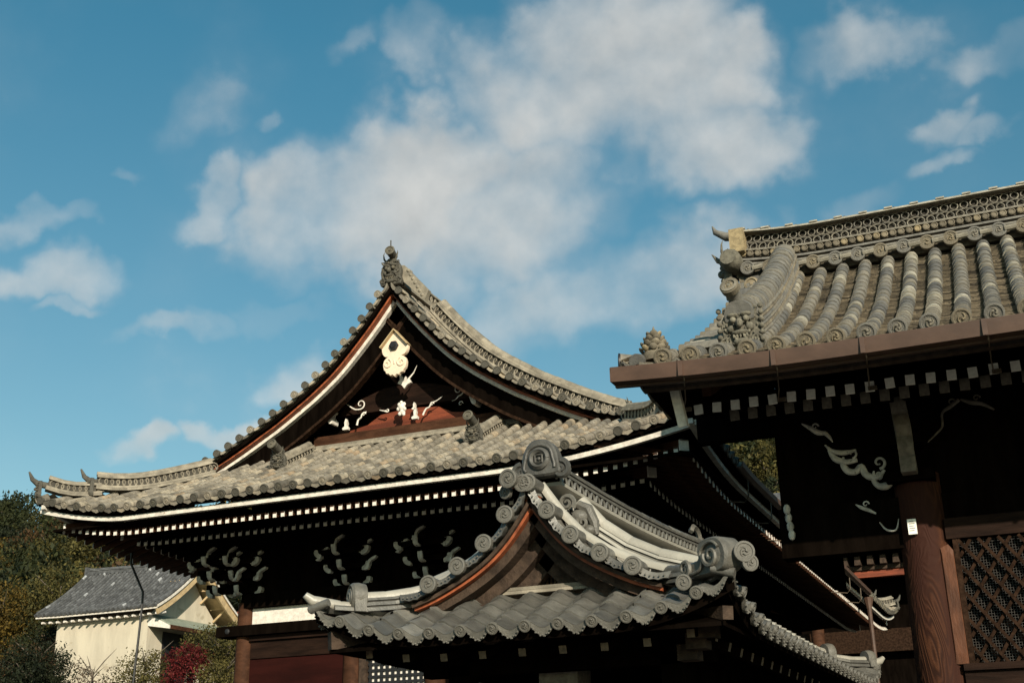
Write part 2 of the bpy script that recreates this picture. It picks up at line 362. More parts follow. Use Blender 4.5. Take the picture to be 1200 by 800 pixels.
def eave_lip(mb, fn, sa, sb, d, drop=.07, mi=0, depth=.03):
    """curved hanging lip of the front pan tile"""
    xs = np.linspace(-1, 1, 9); vs = []
    for h0, dd in ((0, 0), (1, 0), (1, .03), (0, .03)):
        for x in xs:
            top = depth*(x*x-1)+.03; z = top-(drop*(1-.55*x*x)+.006*math.cos(x*9))*h0; vs.append(fn((sa+sb)/2+x*(sb-sa)/2, d+dd-.01, z))
    fs = [(r_*9+i, r_*9+i+1, (r_+1)*9+i+1, (r_+1)*9+i) for r_ in range(3) for i in range(8)]
    mb.add(vs, fs, mi, rng.rand())

def ring_tube(mb, c, S, U, rx, ry, r, a0=0, a1=2*PI, n=12, mi=0, tint=.7):
    pts = [c+S*(rx*math.cos(a0+(a1-a0)*i/n))+U*(ry*math.sin(a0+(a1-a0)*i/n)) for i in range(n+1)]
    mb.tube(pts, r, 4, mi, tint, up=S.cross(U))
def ridge(parent, name, mats, path, layers, cap_r, cap_seg=.3, chain=None, sides=(1, -1), cap_off=0, tr=(0, 1)):
    """stack of flat tiles, optional open chain-work band, round cap; layers = [(halfwidth, thickness, mat)], 'CHAIN' marks the band"""
    mb = MB(); pts = resample(path, .25); fr = frames_of(pts); h = 0
    for hw, th, mi in layers:
        if mi == 'CHAIN':
            size, rows = chain; mb.sweep([(-hw*.8, h), (hw*.8, h), (hw*.8, h+th), (-hw*.8, h+th)], fr, mi=1, tint=.0)
            L = sum((b-a).length for a, b in zip(pts, pts[1:])); n = max(2, int(L/size)); q = frames_of(resample(pts, L/n))
            rh = th/rows
            for k in range(len(q)-1):
                P, S, U = q[k]; P2, S2, U2 = q[k+1]; T = (P2-P)
                for sd in sides:
                    for r_ in range(rows):
                        c = P+T*(.5 if r_ % 2 else 0)+U*(h+rh*(r_+.5))+S*(sd*hw*.93)
                        ring_tube(mb, c, T.normalized(), U, size*.72, rh*.62, min(size, rh)*.11, mi=0, tint=.5+.5*rng.rand(), n=10)
        elif mi == 'DISCS':
            size, = chain[2:] or (.12,); q = frames_of(resample(pts, size)); mb.sweep([(-hw*.7, h), (hw*.7, h), (hw*.7, h+th), (-hw*.7, h+th)], fr, mi=1, tint=.1)
            for P, S, U in q[:-1]:
                for sd in sides: mb.lathe([(th*.47, -.1), (th*.47, .03), (th*.36, .035), (th*.33, .02), (.005, .02)], P+U*(h+th/2)+S*(sd*hw*.8), S*sd, 10, 2, rng.rand())
        else:
            # broken into tile lengths
            q = resample(pts, .33); qf = frames_of(q); jj = rng.randint(0, 3)
            for k in range(0, len(qf)-1):
                e = rng.uniform(-.004, .004); mb.sweep([(-hw-e, h), (hw+e, h), (hw+e-.012, h+th*.9), (-hw-e+.012, h+th*.9)], [qf[k], qf[k+1]], mi=mi, tint=rng.uniform(*tr))
        h += th
    capp = [P+U*(h+cap_off) for P, S, U in fr]
    cover_row(mb, capp, cap_r, cap_seg, mi=0, taper=.93, tints=lambda k: rng.uniform(*tr))
    o = mb.build(name, mats, parent, recalc=True)
    return o, h+cap_r
def spiral(mb, c, U, Vv, r0, turns, tr, a0=0, mi=0, tint=.6, flip=1, n=22):
    pts = []; rs = []
    for i in range(n+1):
        f = i/n; a = a0+flip*f*turns*2*PI; r = r0*(1-f*.88); pts.append(V3(c)+V3(U)*(math.cos(a)*r)+V3(Vv)*(math.sin(a)*r)); rs.append(tr*(1-f*.45))
    mb.tube(pts, rs, 6, mi, tint, up=V3(U).cross(V3(Vv)))
def demon(mb, O, U, Vv, W, w, h, mi=0, horns=True):
    """ogre-faced end tile on a shouldered plate"""
    O = V3(O); U = V3(U); Vv = V3(Vv); W = V3(W); P = lambda a, b, c=0: O+U*(a*w)+Vv*(b*h)+W*(c*w)
    pl = [(-.5,0),(.5,0),(.56,.12),(.48,.3),(.52,.5),(.44,.72),(.3,.9),(.12,1),(-.12,1),(-.3,.9),(-.44,.72),(-.52,.5),(-.48,.3),(-.56,.12)]
    mb.extrude([(a*w, b*h) for a, b in pl], O-W*(.12*w), U, Vv, W, .24*w, mi, .35, bevel=.03*w)
    for s in (-1, 1):
        mb.ball(P(.17*s, .70, .19), (.16*w, .055*h, .10*w), U, Vv, W, mi=mi, tint=.6)
        mb.ball(P(.17*s, .60, .20), (.09*w, .07*h, .10*w), U, Vv, W, mi=mi, tint=.9)
        mb.ball(P(.24*s, .42, .15), (.12*w, .08*h, .10*w), U, Vv, W, mi=mi, tint=.5)
        mb.ball(P(.12*s, .20, .18), (.06*w, .09*h, .07*w), U, Vv, W, mi=mi, tint=.9)
        mb.ball(P(.42*s, .60, .02), (.09*w, .12*h, .12*w), U, Vv, W, mi=mi, tint=.4)
        spiral(mb, P(.38*s, .14, .14), U*s, Vv, .15*w, 1.3, .04*w, a0=0, mi=mi)
        spiral(mb, P(.36*s, .84, .10), U*s, Vv, .10*w, 1.2, .035*w, a0=PI, mi=mi)
        if horns: mb.tube([P(.20*s, .82, .12), P(.32*s, .98, .16), P(.36*s, 1.14, .14), P(.33*s, 1.26, .10)], [.055*w, .045*w, .028*w, .006*w], 6, mi, .7, up=W)
    mb.ball(P(0, .50, .28), (.10*w, .10*h, .13*w), U, Vv, W, mi=mi, tint=.7)
    mb.ball(P(0, .31, .20), (.24*w, .06*h, .12*w), U, Vv, W, mi=mi, tint=.6)
    mb.ball(P(0, .12, .16), (.22*w, .08*h, .12*w), U, Vv, W, mi=mi, tint=.45)
    rs_ = np.random.RandomState(int(abs(O.x*37+O.y*11)) % 9999)
    for _ in range(80):
        a = rs_.uniform(-.44, .44); h_ = rs_.uniform(.05, .88); mb.ball(P(a, h_, .13+.08*(1-abs(a)*2)), (rs_.uniform(.02, .055)*w, rs_.uniform(.015, .05)*h, .035*w), U, Vv, W, n=6, k=4, mi=mi, tint=rs_.rand())
    for k in range(-2, 3): mb.ball(P(k*.085, .235, .24), (.03*w, .045*h, .03*w), U, Vv, W, n=6, k=4, mi=mi, tint=1)
def bird_pipe(mb, O, d, L, r, mi=0, dm=None):
    """round tile thrown up and out over an end tile, with a disc face"""
    O = V3(O); d = V3(d).normalized(); mb.tube([O-d*.05, O+d*(L*.5), O+d*L], [r*.9, r*.95, r], 14, mi, .5)
    mb.lathe([(r*1.08, -.02), (r*1.12, .02), (r*.8, .03), (r*.75, .01), (r*.3, .01), (r*.2, .03), (.004, .03)], O+d*L, d, 16, mi if dm is None else dm, .8)

def rounded(pts, n=4):
    out = []; m = len(pts)
    for i in range(m):
        p0, p1, p2, p3 = (pts[(i+k-1) % m] for k in range(4))
        for j in range(n):
            t = j/n; f = lambda a: .5*((2*p1[a])+(-p0[a]+p2[a])*t+(2*p0[a]-5*p1[a]+4*p2[a]-p3[a])*t*t+(-p0[a]+3*p1[a]-3*p2[a]+p3[a])*t**3); out.append((f(0), f(1)))
    return out
class Slope:
    """roof plane: point(s, d, h): s along the eave, d inward from the eave, h above the surface"""
    def __init__(s, f, axis): s.f = f; s.axis = V3(axis)
    def frame(s, a, d):
        P = V3(s.f(a, d)); T = (V3(s.f(a, d+.02))-V3(s.f(a, d-.02))).normalized(); S = s.axis; U = S.cross(T)
        if U.z < 0: U = -U
        return P, S, U.normalized()
    def pt(s, a, d, h):
        P, S, U = s.frame(a, d); return P+U*h
def tile_slope(mb, sl, s0, s1, pitch, dmax, r, seg, step, eave=True, d0=0, tints=None, depth=.03, th=.022, lip=.07, base=.05, covers=True):
    n = int(round((s1-s0)/pitch)); p = (s1-s0)/n; rows = [s0+p*(i+.5) for i in range(n)]
    for i in range(n+1):          # pans centred between the covers
        sa = s0+p*(i-.5); sb = sa+p
        if i == 0: sa = s0
        if i == n: sb = s1
        dm = dmax((sa+sb)/2)
        if dm-d0 > .05:
            pan_row(mb, sl.pt, sa, sb, d0, dm, step, depth, th)
            if eave: eave_lip(mb, sl.pt, sa, sb, d0, lip, 0, depth)
    ends = []
    for s in rows:
        dm = dmax(s)
        if dm-d0 > .12:
            k = max(2, int((dm-d0)/.25)+1); pts = [sl.pt(s, d0+(dm-d0)*j/(k-1), .018) for j in range(k)]
            if covers: cover_row(mb, pts, r, seg, 0, tints=tints, jit=.004)
        P, S, U = sl.frame(s, d0); T = (V3(sl.f(s, d0+.1))-V3(sl.f(s, d0))).normalized(); ends.append((P+U*.018, -T))
    # roof boarding under the tiles
    K = 14; G = 24; vs = []; fs = []
    for i in range(G+1):
        s = s0+(s1-s0)*i/G; dm = dmax(s)+.02
        for k in range(K+1):
            d = d0+.03+(dm-d0-.03)*k/K
            for h in (-base, -base-.09): vs.append(sl.pt(s, d, h))
    W_ = 2*(K+1)
    for i in range(G):
        for k in range(K):
            for h in (0, 1): a = i*W_+2*k+h; fs.append((a, a+2, a+W_+2, a+W_))
        fs.append((i*W_, i*W_+1, (i+1)*W_+1, (i+1)*W_))
    mb.add(vs, fs, 2, .3)
    return rows, ends


# ================================================================== GROUND AND HILL
def smooth(a, b, x):
    t = min(1, max(0, (x-a)/(b-a))); return t*t*(3-2*t)
def ground_z(x, y):
    z = 6.2*smooth(30, 46, y)*smooth(-17, -26, x)
    ridge_h = 43 + 6*math.sin(x*.021+1.0)+3*math.sin(x*.06) - 10*smooth(-120, -60, x)*(1-smooth(-70, -30, x))
    t = smooth(58, 175, y-0.0); z = z*(1-t)+ridge_h*t if y > 58 else z
    return z - 20*smooth(190, 420, y)
mb = MB(); xs = np.concatenate([np.linspace(-900, -200, 8), np.linspace(-190, 90, 57), np.linspace(110, 900, 9)]); ys = np.concatenate([np.linspace(-300, 20, 6), np.linspace(26, 200, 59), np.linspace(230, 1200, 9)])
vs = [(x, y, ground_z(x, y)+(rng.uniform(-.5, .5) if y > 70 else 0)) for y in ys for x in xs]; nx = len(xs)
fs = [(j*nx+i, j*nx+i+1, (j+1)*nx+i+1, (j+1)*nx+i) for j in range(len(ys)-1) for i in range(nx-1)]
far = [k for k, f in enumerate(fs) if vs[f[0]][1] < 56]
mb.add(vs, fs); mb.m = [0 if vs[f[0]][1] < 56 else 1 for f in fs]
tag(mb.build('ground', ['ground_earth', 'hill_soil'], recalc=False), kind='structure')

# ================================================================== MAIN HALL (gable towards the viewer)
XC, HW, Y0, Y1, ZE = -12.5, 6.95, 20.0, 48.0, 7.40
HR = 7.65; XL, XR = XC-HW, XC+HR
def liftx(x): return .50*max(0, (4.2-(XR-x))/4.2)**2 + .42*max(0, (2.3-(x-XL))/2.3)**1.6
def hA(d): return .40*d + .02*d*d
def zA_front(x, d): return ZE + hA(d) + liftx(x)*max(0, 1-d/4.5)
def yl(y): return (y-(Y0+Y1)/2)/((Y1-Y0)/2)
def lift_side(y):
    e = min(y-Y0, Y1-y); return .47*max(0, (3.9-e)/3.9)**2
def zA_side(y, d): return ZE + hA(d) + lift_side(y)*max(0, 1-d/4.5)
hall = thing('temple_hall', (XC, 37, 0), 'large dark timber temple hall with its grey tiled gable facing the viewer', 'temple hall')
front = Slope(lambda s, d: (s, Y0+d, zA_front(s, d)), (1, 0, 0))
right = Slope(lambda s, d: (XR-d, s, zA_side(s, d)), (0, 1, 0))
left = Slope(lambda s, d: (XC-HW+d, s, zA_side(s, d)), (0, 1, 0))
def tnt(k): return rng.uniform(.05, 1)
SK = 3.75
roofm = ['old_tile', 'old_dark', 'dark_wood', 'old_disc']
mb = MB(); rowsA, ends = tile_slope(mb, front, XL, XR, .333, lambda s: min(SK, s-XL, XR-s), (.088), .27, .24, tints=tnt, depth=.055)
skirt = mb.build('skirt_roof', roofm, hall)
discsA = [disc_mesh('disc_old_a', 'old_disc', comma=0, beads=0, n=18), disc_mesh('disc_old_b', 'old_disc', comma=3, beads=0, n=18), disc_mesh('disc_old_c', 'old_tile', comma=3, beads=0, n=18)]
put_discs(skirt, 'eave_tile_end', discsA, [(O+W*.02, W, .088, random.uniform(0, 3)) for O, W in ends])
for sl, nm in ((right, 'right'), (left, 'left')):
    mb = MB(); _, e2 = tile_slope(mb, sl, Y0, Y1, .333, lambda s: min(1.7, s-Y0, Y1-s), .083, .33, .33, tints=tnt)
    for O, W in e2: mb.lathe([(.085, -.05), (.088, .02), (.066, .03), (.06, .01), (.01, .01)], O, W, 10, 3, rng.rand())
    mb.build('side_roof', roofm, hall)
# rear skirt
rear = Slope(lambda s, d: (s, Y1-d, zA_front(s, d)), (1, 0, 0))
mb = MB(); tile_slope(mb, rear, XL, XR, .333, lambda s: min(SK, s-XL, XR-s), .083, .5, .5); mb.build('rear_roof', roofm, hall)
# main gabled roof: profile measured from the verge
PT = [0, .13, .32, .55, .75, .97, 1.22, 1.44, 1.68, 1.95, 2.22, 2.5, 2.76, 3.07, 3.38, 3.67, 3.96, 4.26, 4.57, 4.85, 5.15, 5.5]
PZ = [12.74, 12.58, 12.34, 12.04, 11.80, 11.55, 11.28, 11.05, 10.83, 10.62, 10.42, 10.24, 10.07, 9.88, 9.72, 9.56, 9.41, 9.26, 9.12, 9.0, 8.9, 8.84]
def prof(t): return float(np.interp(t, PT, PZ))
YV = 22.8; YR = Y1-(YV-Y0)
def main_slope(sd):
    return Slope(lambda s, d: (XC+sd*(5.45-d), s, prof(5.45-d)-.06+.5*max(0, (YV+2-s)/2)**2*0), (0, 1, 0))
for sd in (1, -1):
    sl = main_slope(sd); mb = MB()
    n = 21; L = 0
    # verge: cover tiles laid across the edge
    tl = np.linspace(0, 1, 401)*5.35; zz = np.array([prof(t) for t in tl]); al = np.concatenate([[0], np.cumsum(np.hypot(np.diff(tl), np.diff(zz)))])
    vend = []
    for i in range(20):
        a = al[-1]*(1-(i+.02)/20.3); t = float(np.interp(a, al, tl)); T = V3((sd*.01, 0, (prof(t+.01)-prof(t)))).normalized(); U = V3((0, 1, 0)).cross(T); U = U if U.z > 0 else -U
        P = V3((XC+sd*t, YV, prof(t))); vend.append((P, V3((0, -1, 0))))
        cover_row(mb, [P, P+V3((0, .42, 0))], .085, .42, 0, up=U if False else None)
        t2 = float(np.interp(max(0, a-al[-1]/20.3), al, tl)); Q = V3((XC+sd*t2, YV, prof(t2)))
        # hanging lip tile between the discs
        pr = [(P-U*.02), (P.lerp(Q, .25)-U*.075), (P.lerp(Q, .5)-U*.09), (P.lerp(Q, .75)-U*.075), (Q-U*.02)]
        tp = [(P+U*.0), (P.lerp(Q, .25)-U*.02), (P.lerp(Q, .5)-U*.03), (P.lerp(Q, .75)-U*.02), (Q+U*.0)]
        vs = [p+V3((0, y, 0)) for y in (.03, .40) for row in (pr, tp) for p in row]
        fs = [(i_, i_+1, 5+i_+1, 5+i_) for i_ in range(4)]+[(5+i_, 5+i_+1, 15+i_+1, 15+i_) for i_ in range(4)]+[(i_, 10+i_, 10+i_+1, i_+1) for i_ in range(4)]
        mb.add(vs, fs, 0, rng.rand())
    rows, _ = tile_slope(mb, sl, YV+.36, YR, .333, lambda s: 5.42, .083, .31, .26, tints=tnt, eave=True)
    mr = mb.build('gable_roof', roofm, hall)
    put_discs(mr, 'verge_tile_end', discsA, [(O+W*.02, W, .09, random.uniform(0, 3)) for O, W in vend])
    # bargeboards: rotten-red edge, white edge, deep dark board
    def board(o0, o1, y0, y1, m_, name, t0=0.0, t1=5.5, lab=None):
        b = MB(); fr = []
        for k in range(41):
            t = t0+(t1-t0)*k/40; P = V3((XC+sd*t, 0, prof(t))); T = V3((XC+sd*(t+.02), 0, prof(t+.02)))-P if t < 5.4 else P-V3((XC+sd*(t-.02), 0, prof(t-.02))); T.normalize()
            Nn = V3((0, 1, 0)).cross(T); Nn = Nn if Nn.z > 0 else -Nn
            if t < .02: Nn = V3((0, 0, 1)); o0s = 1.35
            else: o0s = 1.0 if t > .6 else 1.0
            k_ = 1.0 if t > .02 else 1.45
            fr.append((P, V3((0, 1, 0)), Nn*k_))
        b.sweep([(y0, -o0), (y1, -o0), (y1, -o1), (y0, -o1)], fr); return b.build(name, m_, hall, lab)
    board(.085, .165, YV+.10, YV+.42, 'dark_wood', 'verge_batten')
    board(.165, .205, YV+.20, YV+.44, 'edge_wood', 'verge_board', t1=5.3)
    board(.21, .29, YV+.34, YV+.46, 'edge_white', 'white_edge_board', t1=5.45)
    board(.29, .68, YV+.46, YV+.56, 'dark_wood', 'bargeboard', t1=5.3)
    board(.68, .74, YV+.42, YV+.60, 'lattice_wood', 'bargeboard_moulding', t1=5.0)
    # descending ridge with open chain work
    pth = []
    for k in range(26):
        t = .45+(5.02-.45)*k/25; pth.append(V3((XC+sd*t, YV+1.18, prof(t)-.02)))
    ridge(hall, 'descending_ridge', ['old_noshi', 'old_dark', 'old_disc'], pth, [(.20, .07, 0), (.17, .06, 0), (.18, .05, 0), (.15, .17, 'CHAIN'), (.19, .05, 0), (.16, .05, 0)], .105, .3, chain=(.15, 1))
    b = MB(); demon(b, V3((XC+sd*5.12, YV+1.18, prof(5.1)-.05)), V3((0, 1 if sd > 0 else -1, 0)), V3((0, 0, 1)), V3((sd, 0, 0)), .42, .5); b.build('ridge_end_tile', 'old_disc', hall)
# main ridge and its end tile
ridge(hall, 'main_ridge', ['old_noshi', 'old_dark', 'old_disc'], [V3((XC, YV+.35, 12.66)), V3((XC, 30, 12.5)), V3((XC, YR-.3, 12.66))], [(.24, .1, 0), (.2, .08, 0), (.17, .18, 'CHAIN'), (.2, .06, 0)], .12, .32, chain=(.2, 1))
b = MB(); demon(b, V3((XC+.02, YV+.12, 12.62)), V3((1, 0, 0)), V3((0, 0, 1)), V3((0, -1, 0)), .50, .66)
b.build('gable_peak_ogre_tile', 'old_disc', hall)
b = MB(); bird_pipe(b, (XC+.06, YV+.10, 13.34), (.12, -.9, .18), .22, .105); b.tube([(XC+.06, YV-.02, 13.40), (XC+.06, YV-.02, 13.68)], .014, 6); b.build('peak_round_tile', 'old_disc', hall)
b = MB()
for k in range(7):                                            # studded stand behind the ogre tile
    for j in range(2): b.ball((XC+.40+.10*k*.6, YV+.22+.10*j, 12.95-.11*k), .05, tint=.8)
b.extrude([(0, 0), (.62, -.62), (.72, -.40), (.10, .32), (0, .34)], (XC+.2, YV+.34, 12.78), (1, 0, 0), (0, 0, 1), (0, -1, 0), .14, tint=.6)
b.build('studded_side_tile', 'old_noshi', hall)
# hip ridges at the corners, two stages each
def hipA(sx, yf=True):
    ed = XR if sx > 0 else XL; dtop = 1.9 if sx > 0 else 2.65
    P = lambda d, dz=0: V3((ed-sx*d, (Y0+d) if yf else (Y1-d), ZE+hA(d)+.42*max(0, 1-d/4.5)*max(0, 1-d/2.8)**1.8+.03+dz))
    outd = V3((sx, -1 if yf else 1, 0)).normalized()
    up1 = [P(.85+(dtop-.85)*k/10, .30*max(0, (1-k/5))**2*.5) for k in range(11)][::-1]
    lo = [P(.12+(.95-.12)*k/8, .18*max(0, 1-k/6)**2) for k in range(9)][::-1]
    ridge(hall, 'hip_ridge', ['old_noshi', 'old_dark', 'old_disc'], up1, [(.15, .06, 0), (.13, .05, 0), (.11, .15, 'CHAIN'), (.15, .05, 0), (.12, .04, 0)], .07, .3, chain=(.13, 1))
    ridge(hall, 'lower_hip_ridge', ['old_noshi', 'old_dark', 'old_disc'], lo, [(.14, .05, 0), (.12, .05, 0), (.10, .13, 'CHAIN'), (.13, .05, 0)], .065, .3, chain=(.12, 1))
    sd = outd.cross(V3((0, 0, 1)))
    for d, s, hh in ((.82, 1.0, .30), (.08, .9, .26)):
        o = P(d, .0); b = MB(); demon(b, o+outd*.05, sd, V3((0, 0, 1)), outd, .34*s, .42*s, horns=False)
        b.tube([o+V3((0, 0, hh+.02))-outd*.12, o+V3((0, 0, hh+.05))+outd*.10, o+V3((0, 0, hh+.14))+outd*.22, o+V3((0, 0, hh+.30))+outd*.30], [.075, .07, .05, .018], 8, up=sd)
        b.build('corner_ogre_tile', 'old_disc', hall)
hipA(-1); hipA(1); hipA(1, False); hipA(-1, False)
# flashing ridge at the foot of the gable
b = MB(); fr = frames_of([V3((XC+x, Y0+SK-.06, zA_front(XC, SK-.06)+.02)) for x in np.linspace(-3.95, 3.95, 25)])
b.sweep([(-.12, 0), (.12, 0), (.1, .07), (-.1, .07)], fr, tint=.8); b.sweep([(-.09, .07), (.10, .07), (.07, .13), (-.07, .13)], fr, tint=.3); b.build('gable_foot_ridge', 'old_noshi', hall)
# two short ridges on the skirt with ogre tiles and thrown pipes
for sx in (-1, 1):
    x = XC+sx*2.35; a = V3((x, Y0+2.3, zA_front(x, 2.3)+.02)); c = V3((x+sx*.0, Y0+3.55, zA_front(x, 3.55)+.02))
    ridge(hall, 'skirt_ridge', ['old_noshi', 'old_dark', 'old_disc'], [c, a], [(.16, .07, 0), (.13, .10, 'CHAIN'), (.15, .05, 0)], .09, .25, chain=(.12, 1))
    b = MB(); demon(b, a+V3((0, -.06, 0)), (1, 0, 0), (0, 0, 1), (0, -1, 0), .38, .40); bird_pipe(b, a+V3((0, .0, .42)), (.02, -.95, .24), .36, .10); b.build('skirt_ogre_tile', 'old_disc', hall)
# gable wall and its carpentry
YG = YV+1.32
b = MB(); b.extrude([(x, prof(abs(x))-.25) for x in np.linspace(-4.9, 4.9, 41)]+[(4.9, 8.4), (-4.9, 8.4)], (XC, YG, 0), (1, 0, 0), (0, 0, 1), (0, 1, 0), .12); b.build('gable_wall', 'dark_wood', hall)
b = MB(); b.box(XC-2.35, XC+2.9, YG-.46, YG, 9.30, 9.52); b.box(XC-2.6, XC+2.8, YG-.40, YG-.05, 9.02, 9.297); b.build('gable_sill_beam', 'brown_wood', hall)
b = MB(); b.extrude([(-1.55, 9.35), (1.75, 9.35), (1.6, 9.5), (1.1, 9.56), (.75, 9.74), (.3, 9.78), (-.25, 9.78), (-.7, 9.74), (-1.05, 9.54), (-1.5, 9.46)], (XC, YG-.28, .16), (1, 0, 0), (0, 0, 1), (0, 1, 0), .2, bevel=.02); b.build('frog_leg_strut', 'red_wood', hall)
b = MB(); b.extrude([(-1.75, 9.78), (1.95, 9.78), (2.0, 9.95), (1.3, 10.05), (.6, 10.25), (0, 10.33), (-.6, 10.3), (-1.2, 10.12), (-1.7, 10.0)], (XC, YG-.34, .20), (1, 0, 0), (0, 0, 1), (0, 1, 0), .3, bevel=.03); b.build('rainbow_beam', 'panel_wood', hall)
def carve(name, O, pts, w0, U=(1, 0, 0), Vv=(0, 0, 1), m='carving_white', parent=None, extra=None, scale=1.0):
    b = MB(); U = V3(U); Vv = V3(Vv); O = V3(O)
    def sm(pl):
        if len(pl) < 3: return pl
        out = []; e = [pl[0]]+list(pl)+[pl[-1]]
        for i in range(1, len(e)-2):
            for j in range(4):
                t = j/4; out.append(tuple(max(.12, v_) if a_ == 2 else v_ for a_, v_ in enumerate(.5*(2*e[i][a]+(-e[i-1][a]+e[i+1][a])*t+(2*e[i-1][a]-5*e[i][a]+4*e[i+1][a]-e[i+2][a])*t*t+(-e[i-1][a]+3*e[i][a]-3*e[i+1][a]+e[i+2][a])*t**3) for a in range(3))))
        return out+[pl[-1]]
    for pl in map(sm, pts):
        q = [O+U*(x*scale)+Vv*(z*scale) for x, z, r in pl]; b.tube(q, [r*w0 for x, z, r in pl], 8, up=U.cross(Vv))
    if extra: extra(b)
    return b.build(name, m, parent or hall)
def curl(cx, cz, r, a0, turns, w=1, flip=1, n=14): return [(cx+math.cos(a0+flip*i/n*turns*2*PI)*r*(1-.8*i/n), cz+math.sin(a0+flip*i/n*turns*2*PI)*r*(1-.8*i/n), w*(1-.5*i/n)) for i in range(n+1)]
W_ = 'white_paint'
YC = 23.62
carve('painted_curl', (XC-1.18, YC, 10.10), [[(-.30, .10, .4), (-.2, .02, .8), (-.07, -.06, 1.0), (.06, -.07, .8)]+curl(.06, .05, .12, -PI/2, 1.1, .9)], .019, m=W_)
carve('painted_curl', (XC-1.10, YC, 9.78), [[(-.10, -.12, 1.1), (-.07, .0, .9), (.0, .05, .8), (.03, .13, .8), (.14, .17, .5)], curl(.07, .12, .05, 0, 1, .8)], .022, m=W_)
carve('painted_curl', (XC-.47, YC, 9.88), [[(-.15, .06, .4), (-.06, .03, .8), (.04, 0, .9)], curl(.05, .03, .05, PI, 1, .8)], .02, m=W_)
carve('painted_curl', (XC+.62, YC, 9.80), [[(-.14, -.13, 1.0), (-.07, .0, .9), (.02, .04, .8), (.07, .12, .8), (.20, .16, .5), (.34, .24, .3)], curl(.08, .1, .05, 0, 1, .7)], .022, m=W_)
carve('painted_curl', (XC+1.36, YC, 10.14), [curl(0, 0, .15, -PI/2, 1.3, 1), [(0, -.15, .9), (-.08, -.22, .6), (-.16, -.24, .3)], curl(.05, -.33, .06, 0, 1, .7)], .017, m='carving_white')
for dx, dz, s in ((-1.90, 9.93, .95), (1.72, 9.90, 1.0)):
    b = MB(); b.extrude(rounded([(-.09, .20), (.05, .22), (.10, .15), (.03, .09), (.04, .0), (.11, -.08), (.10, -.18), (.02, -.17), (-.02, -.08), (-.06, .03)], 3), (XC+dx, YC-.12, dz), (s, 0, 0), (0, 0, s), (0, 1, 0), .3, bevel=.01); b.ball((XC+dx-.02, YC-.14, dz+.22), .06, n=8, k=5); b.build('white_bracket_nose', 'white_paint', hall)
b = MB()
for (x, z, r) in ((0, .03, .085), (-.06, .10, .05), (.05, .10, .05), (-.08, 0, .05), (.02, -.08, .07), (.08, -.02, .045), (-.04, -.12, .045), (0, .14, .04), (.06, -.14, .04)): b.ball((x, -.02*(r < .05), z), (r, r*1.05, r*.8), n=9, k=6)
b.v = [(x+XC+.0, y+YC-.10, z+9.86) for x, y, z in b.v]; b.build('white_lion_nose', 'white_paint', hall)
for x, z, s in ((XC+.29, 9.72, .85), (XC-1.48, 9.70, .85), (XC+.27, 9.90, .55)):
    b = MB(); b.extrude([(-.07, -.14), (.08, -.14), (.09, -.08), (.03, -.02), (.05, .06), (.01, .17), (-.03, .07), (-.02, -.04), (-.09, -.09)], (x, YC-.05, z), (s, 0, 0), (0, 0, s), (0, 1, 0), .1, bevel=.01); b.build('white_bracket_tip', 'white_paint', hall)
b = MB(); b.extrude([(-.06, -.08), (0, -.16), (.07, -.08), (.17, -.04), (.12, .05), (.05, .02), (.03, .12), (-.02, .04), (-.14, .24), (-.11, .06), (-.17, -.02)], (XC+.16, YC-.30, 10.42), (1, 0, 0), (0, 0, 1), (0, 1, 0), .08, bevel=.01)
b.tube([(XC+.24, YC-.27, 10.46), (XC+.38, YC-.27, 10.60), (XC+.46, YC-.27, 10.76)], [.022, .014, .004], 6); b.build('white_flower_strut', 'white_paint', hall)
b = MB(); b.extrude([(XC*0-.30, 10.02), (.45, 10.02), (.40, 10.42), (.32, 10.58), (.0, 10.62), (-.25, 10.5)], (XC, YG-.30, 0), (1, 0, 0), (0, 0, 1), (0, 1, 0), .2, bevel=.02); b.build('king_post_block', 'dark_wood', hall)
# pendant under the peak
PX, PZc, PY = XC+.12, 11.10, YV+.12
def sym(pts): return pts+[(-x, z) for x, z in pts[::-1] if abs(x) > 1e-6]
b = MB(); b.extrude(sym([(0, .40), (.33, .02), (.325, -.05), (.30, -.12), (.25, -.175), (.165, -.195), (.215, -.22), (.265, -.27), (.29, -.35), (.285, -.43), (.265, -.50), (.23, -.53), (.21, -.585), (.14, -.60), (.11, -.645), (.05, -.63), (0, -.675)]), (PX, PY+.10, PZc), (1, 0, 0), (0, 0, 1), (0, -1, 0), .10, bevel=.012)
pend = b.build('gable_pendant', 'pendant_paint', hall)
b = MB(); b.lathe([(.115, -.02), (.115, .05), (.075, .06), (.06, .09), (.01, .09)], (PX-.01, PY, PZc+.04), (0, -1, 0), 6); b.build('hexagon_boss', 'black_metal', pend)
b = MB()
for s in (1, -1): spiral(b, (PX+s*.175, PY-.012, PZc-.36), (s, 0, 0), (0, 0, 1),   .115, 1.3, .016, a0=PI*.6, flip=1)
b.tube([(PX, PY-.012, PZc-.30), (PX, PY-.012, PZc-.38)], .014, 6)
b.build('pendant_scrolls', 'pendant_paint', pend)
for s in (1, -1):
    b = MB(); b.extrude([(0, .405), (.335, .02), (.352, .036), (0, .435)], (PX, PY+.12, PZc), (s, 0, 0), (0, 0, 1), (0, -1, 0), .2); b.build('pendant_coping', 'timber_cream', pend)

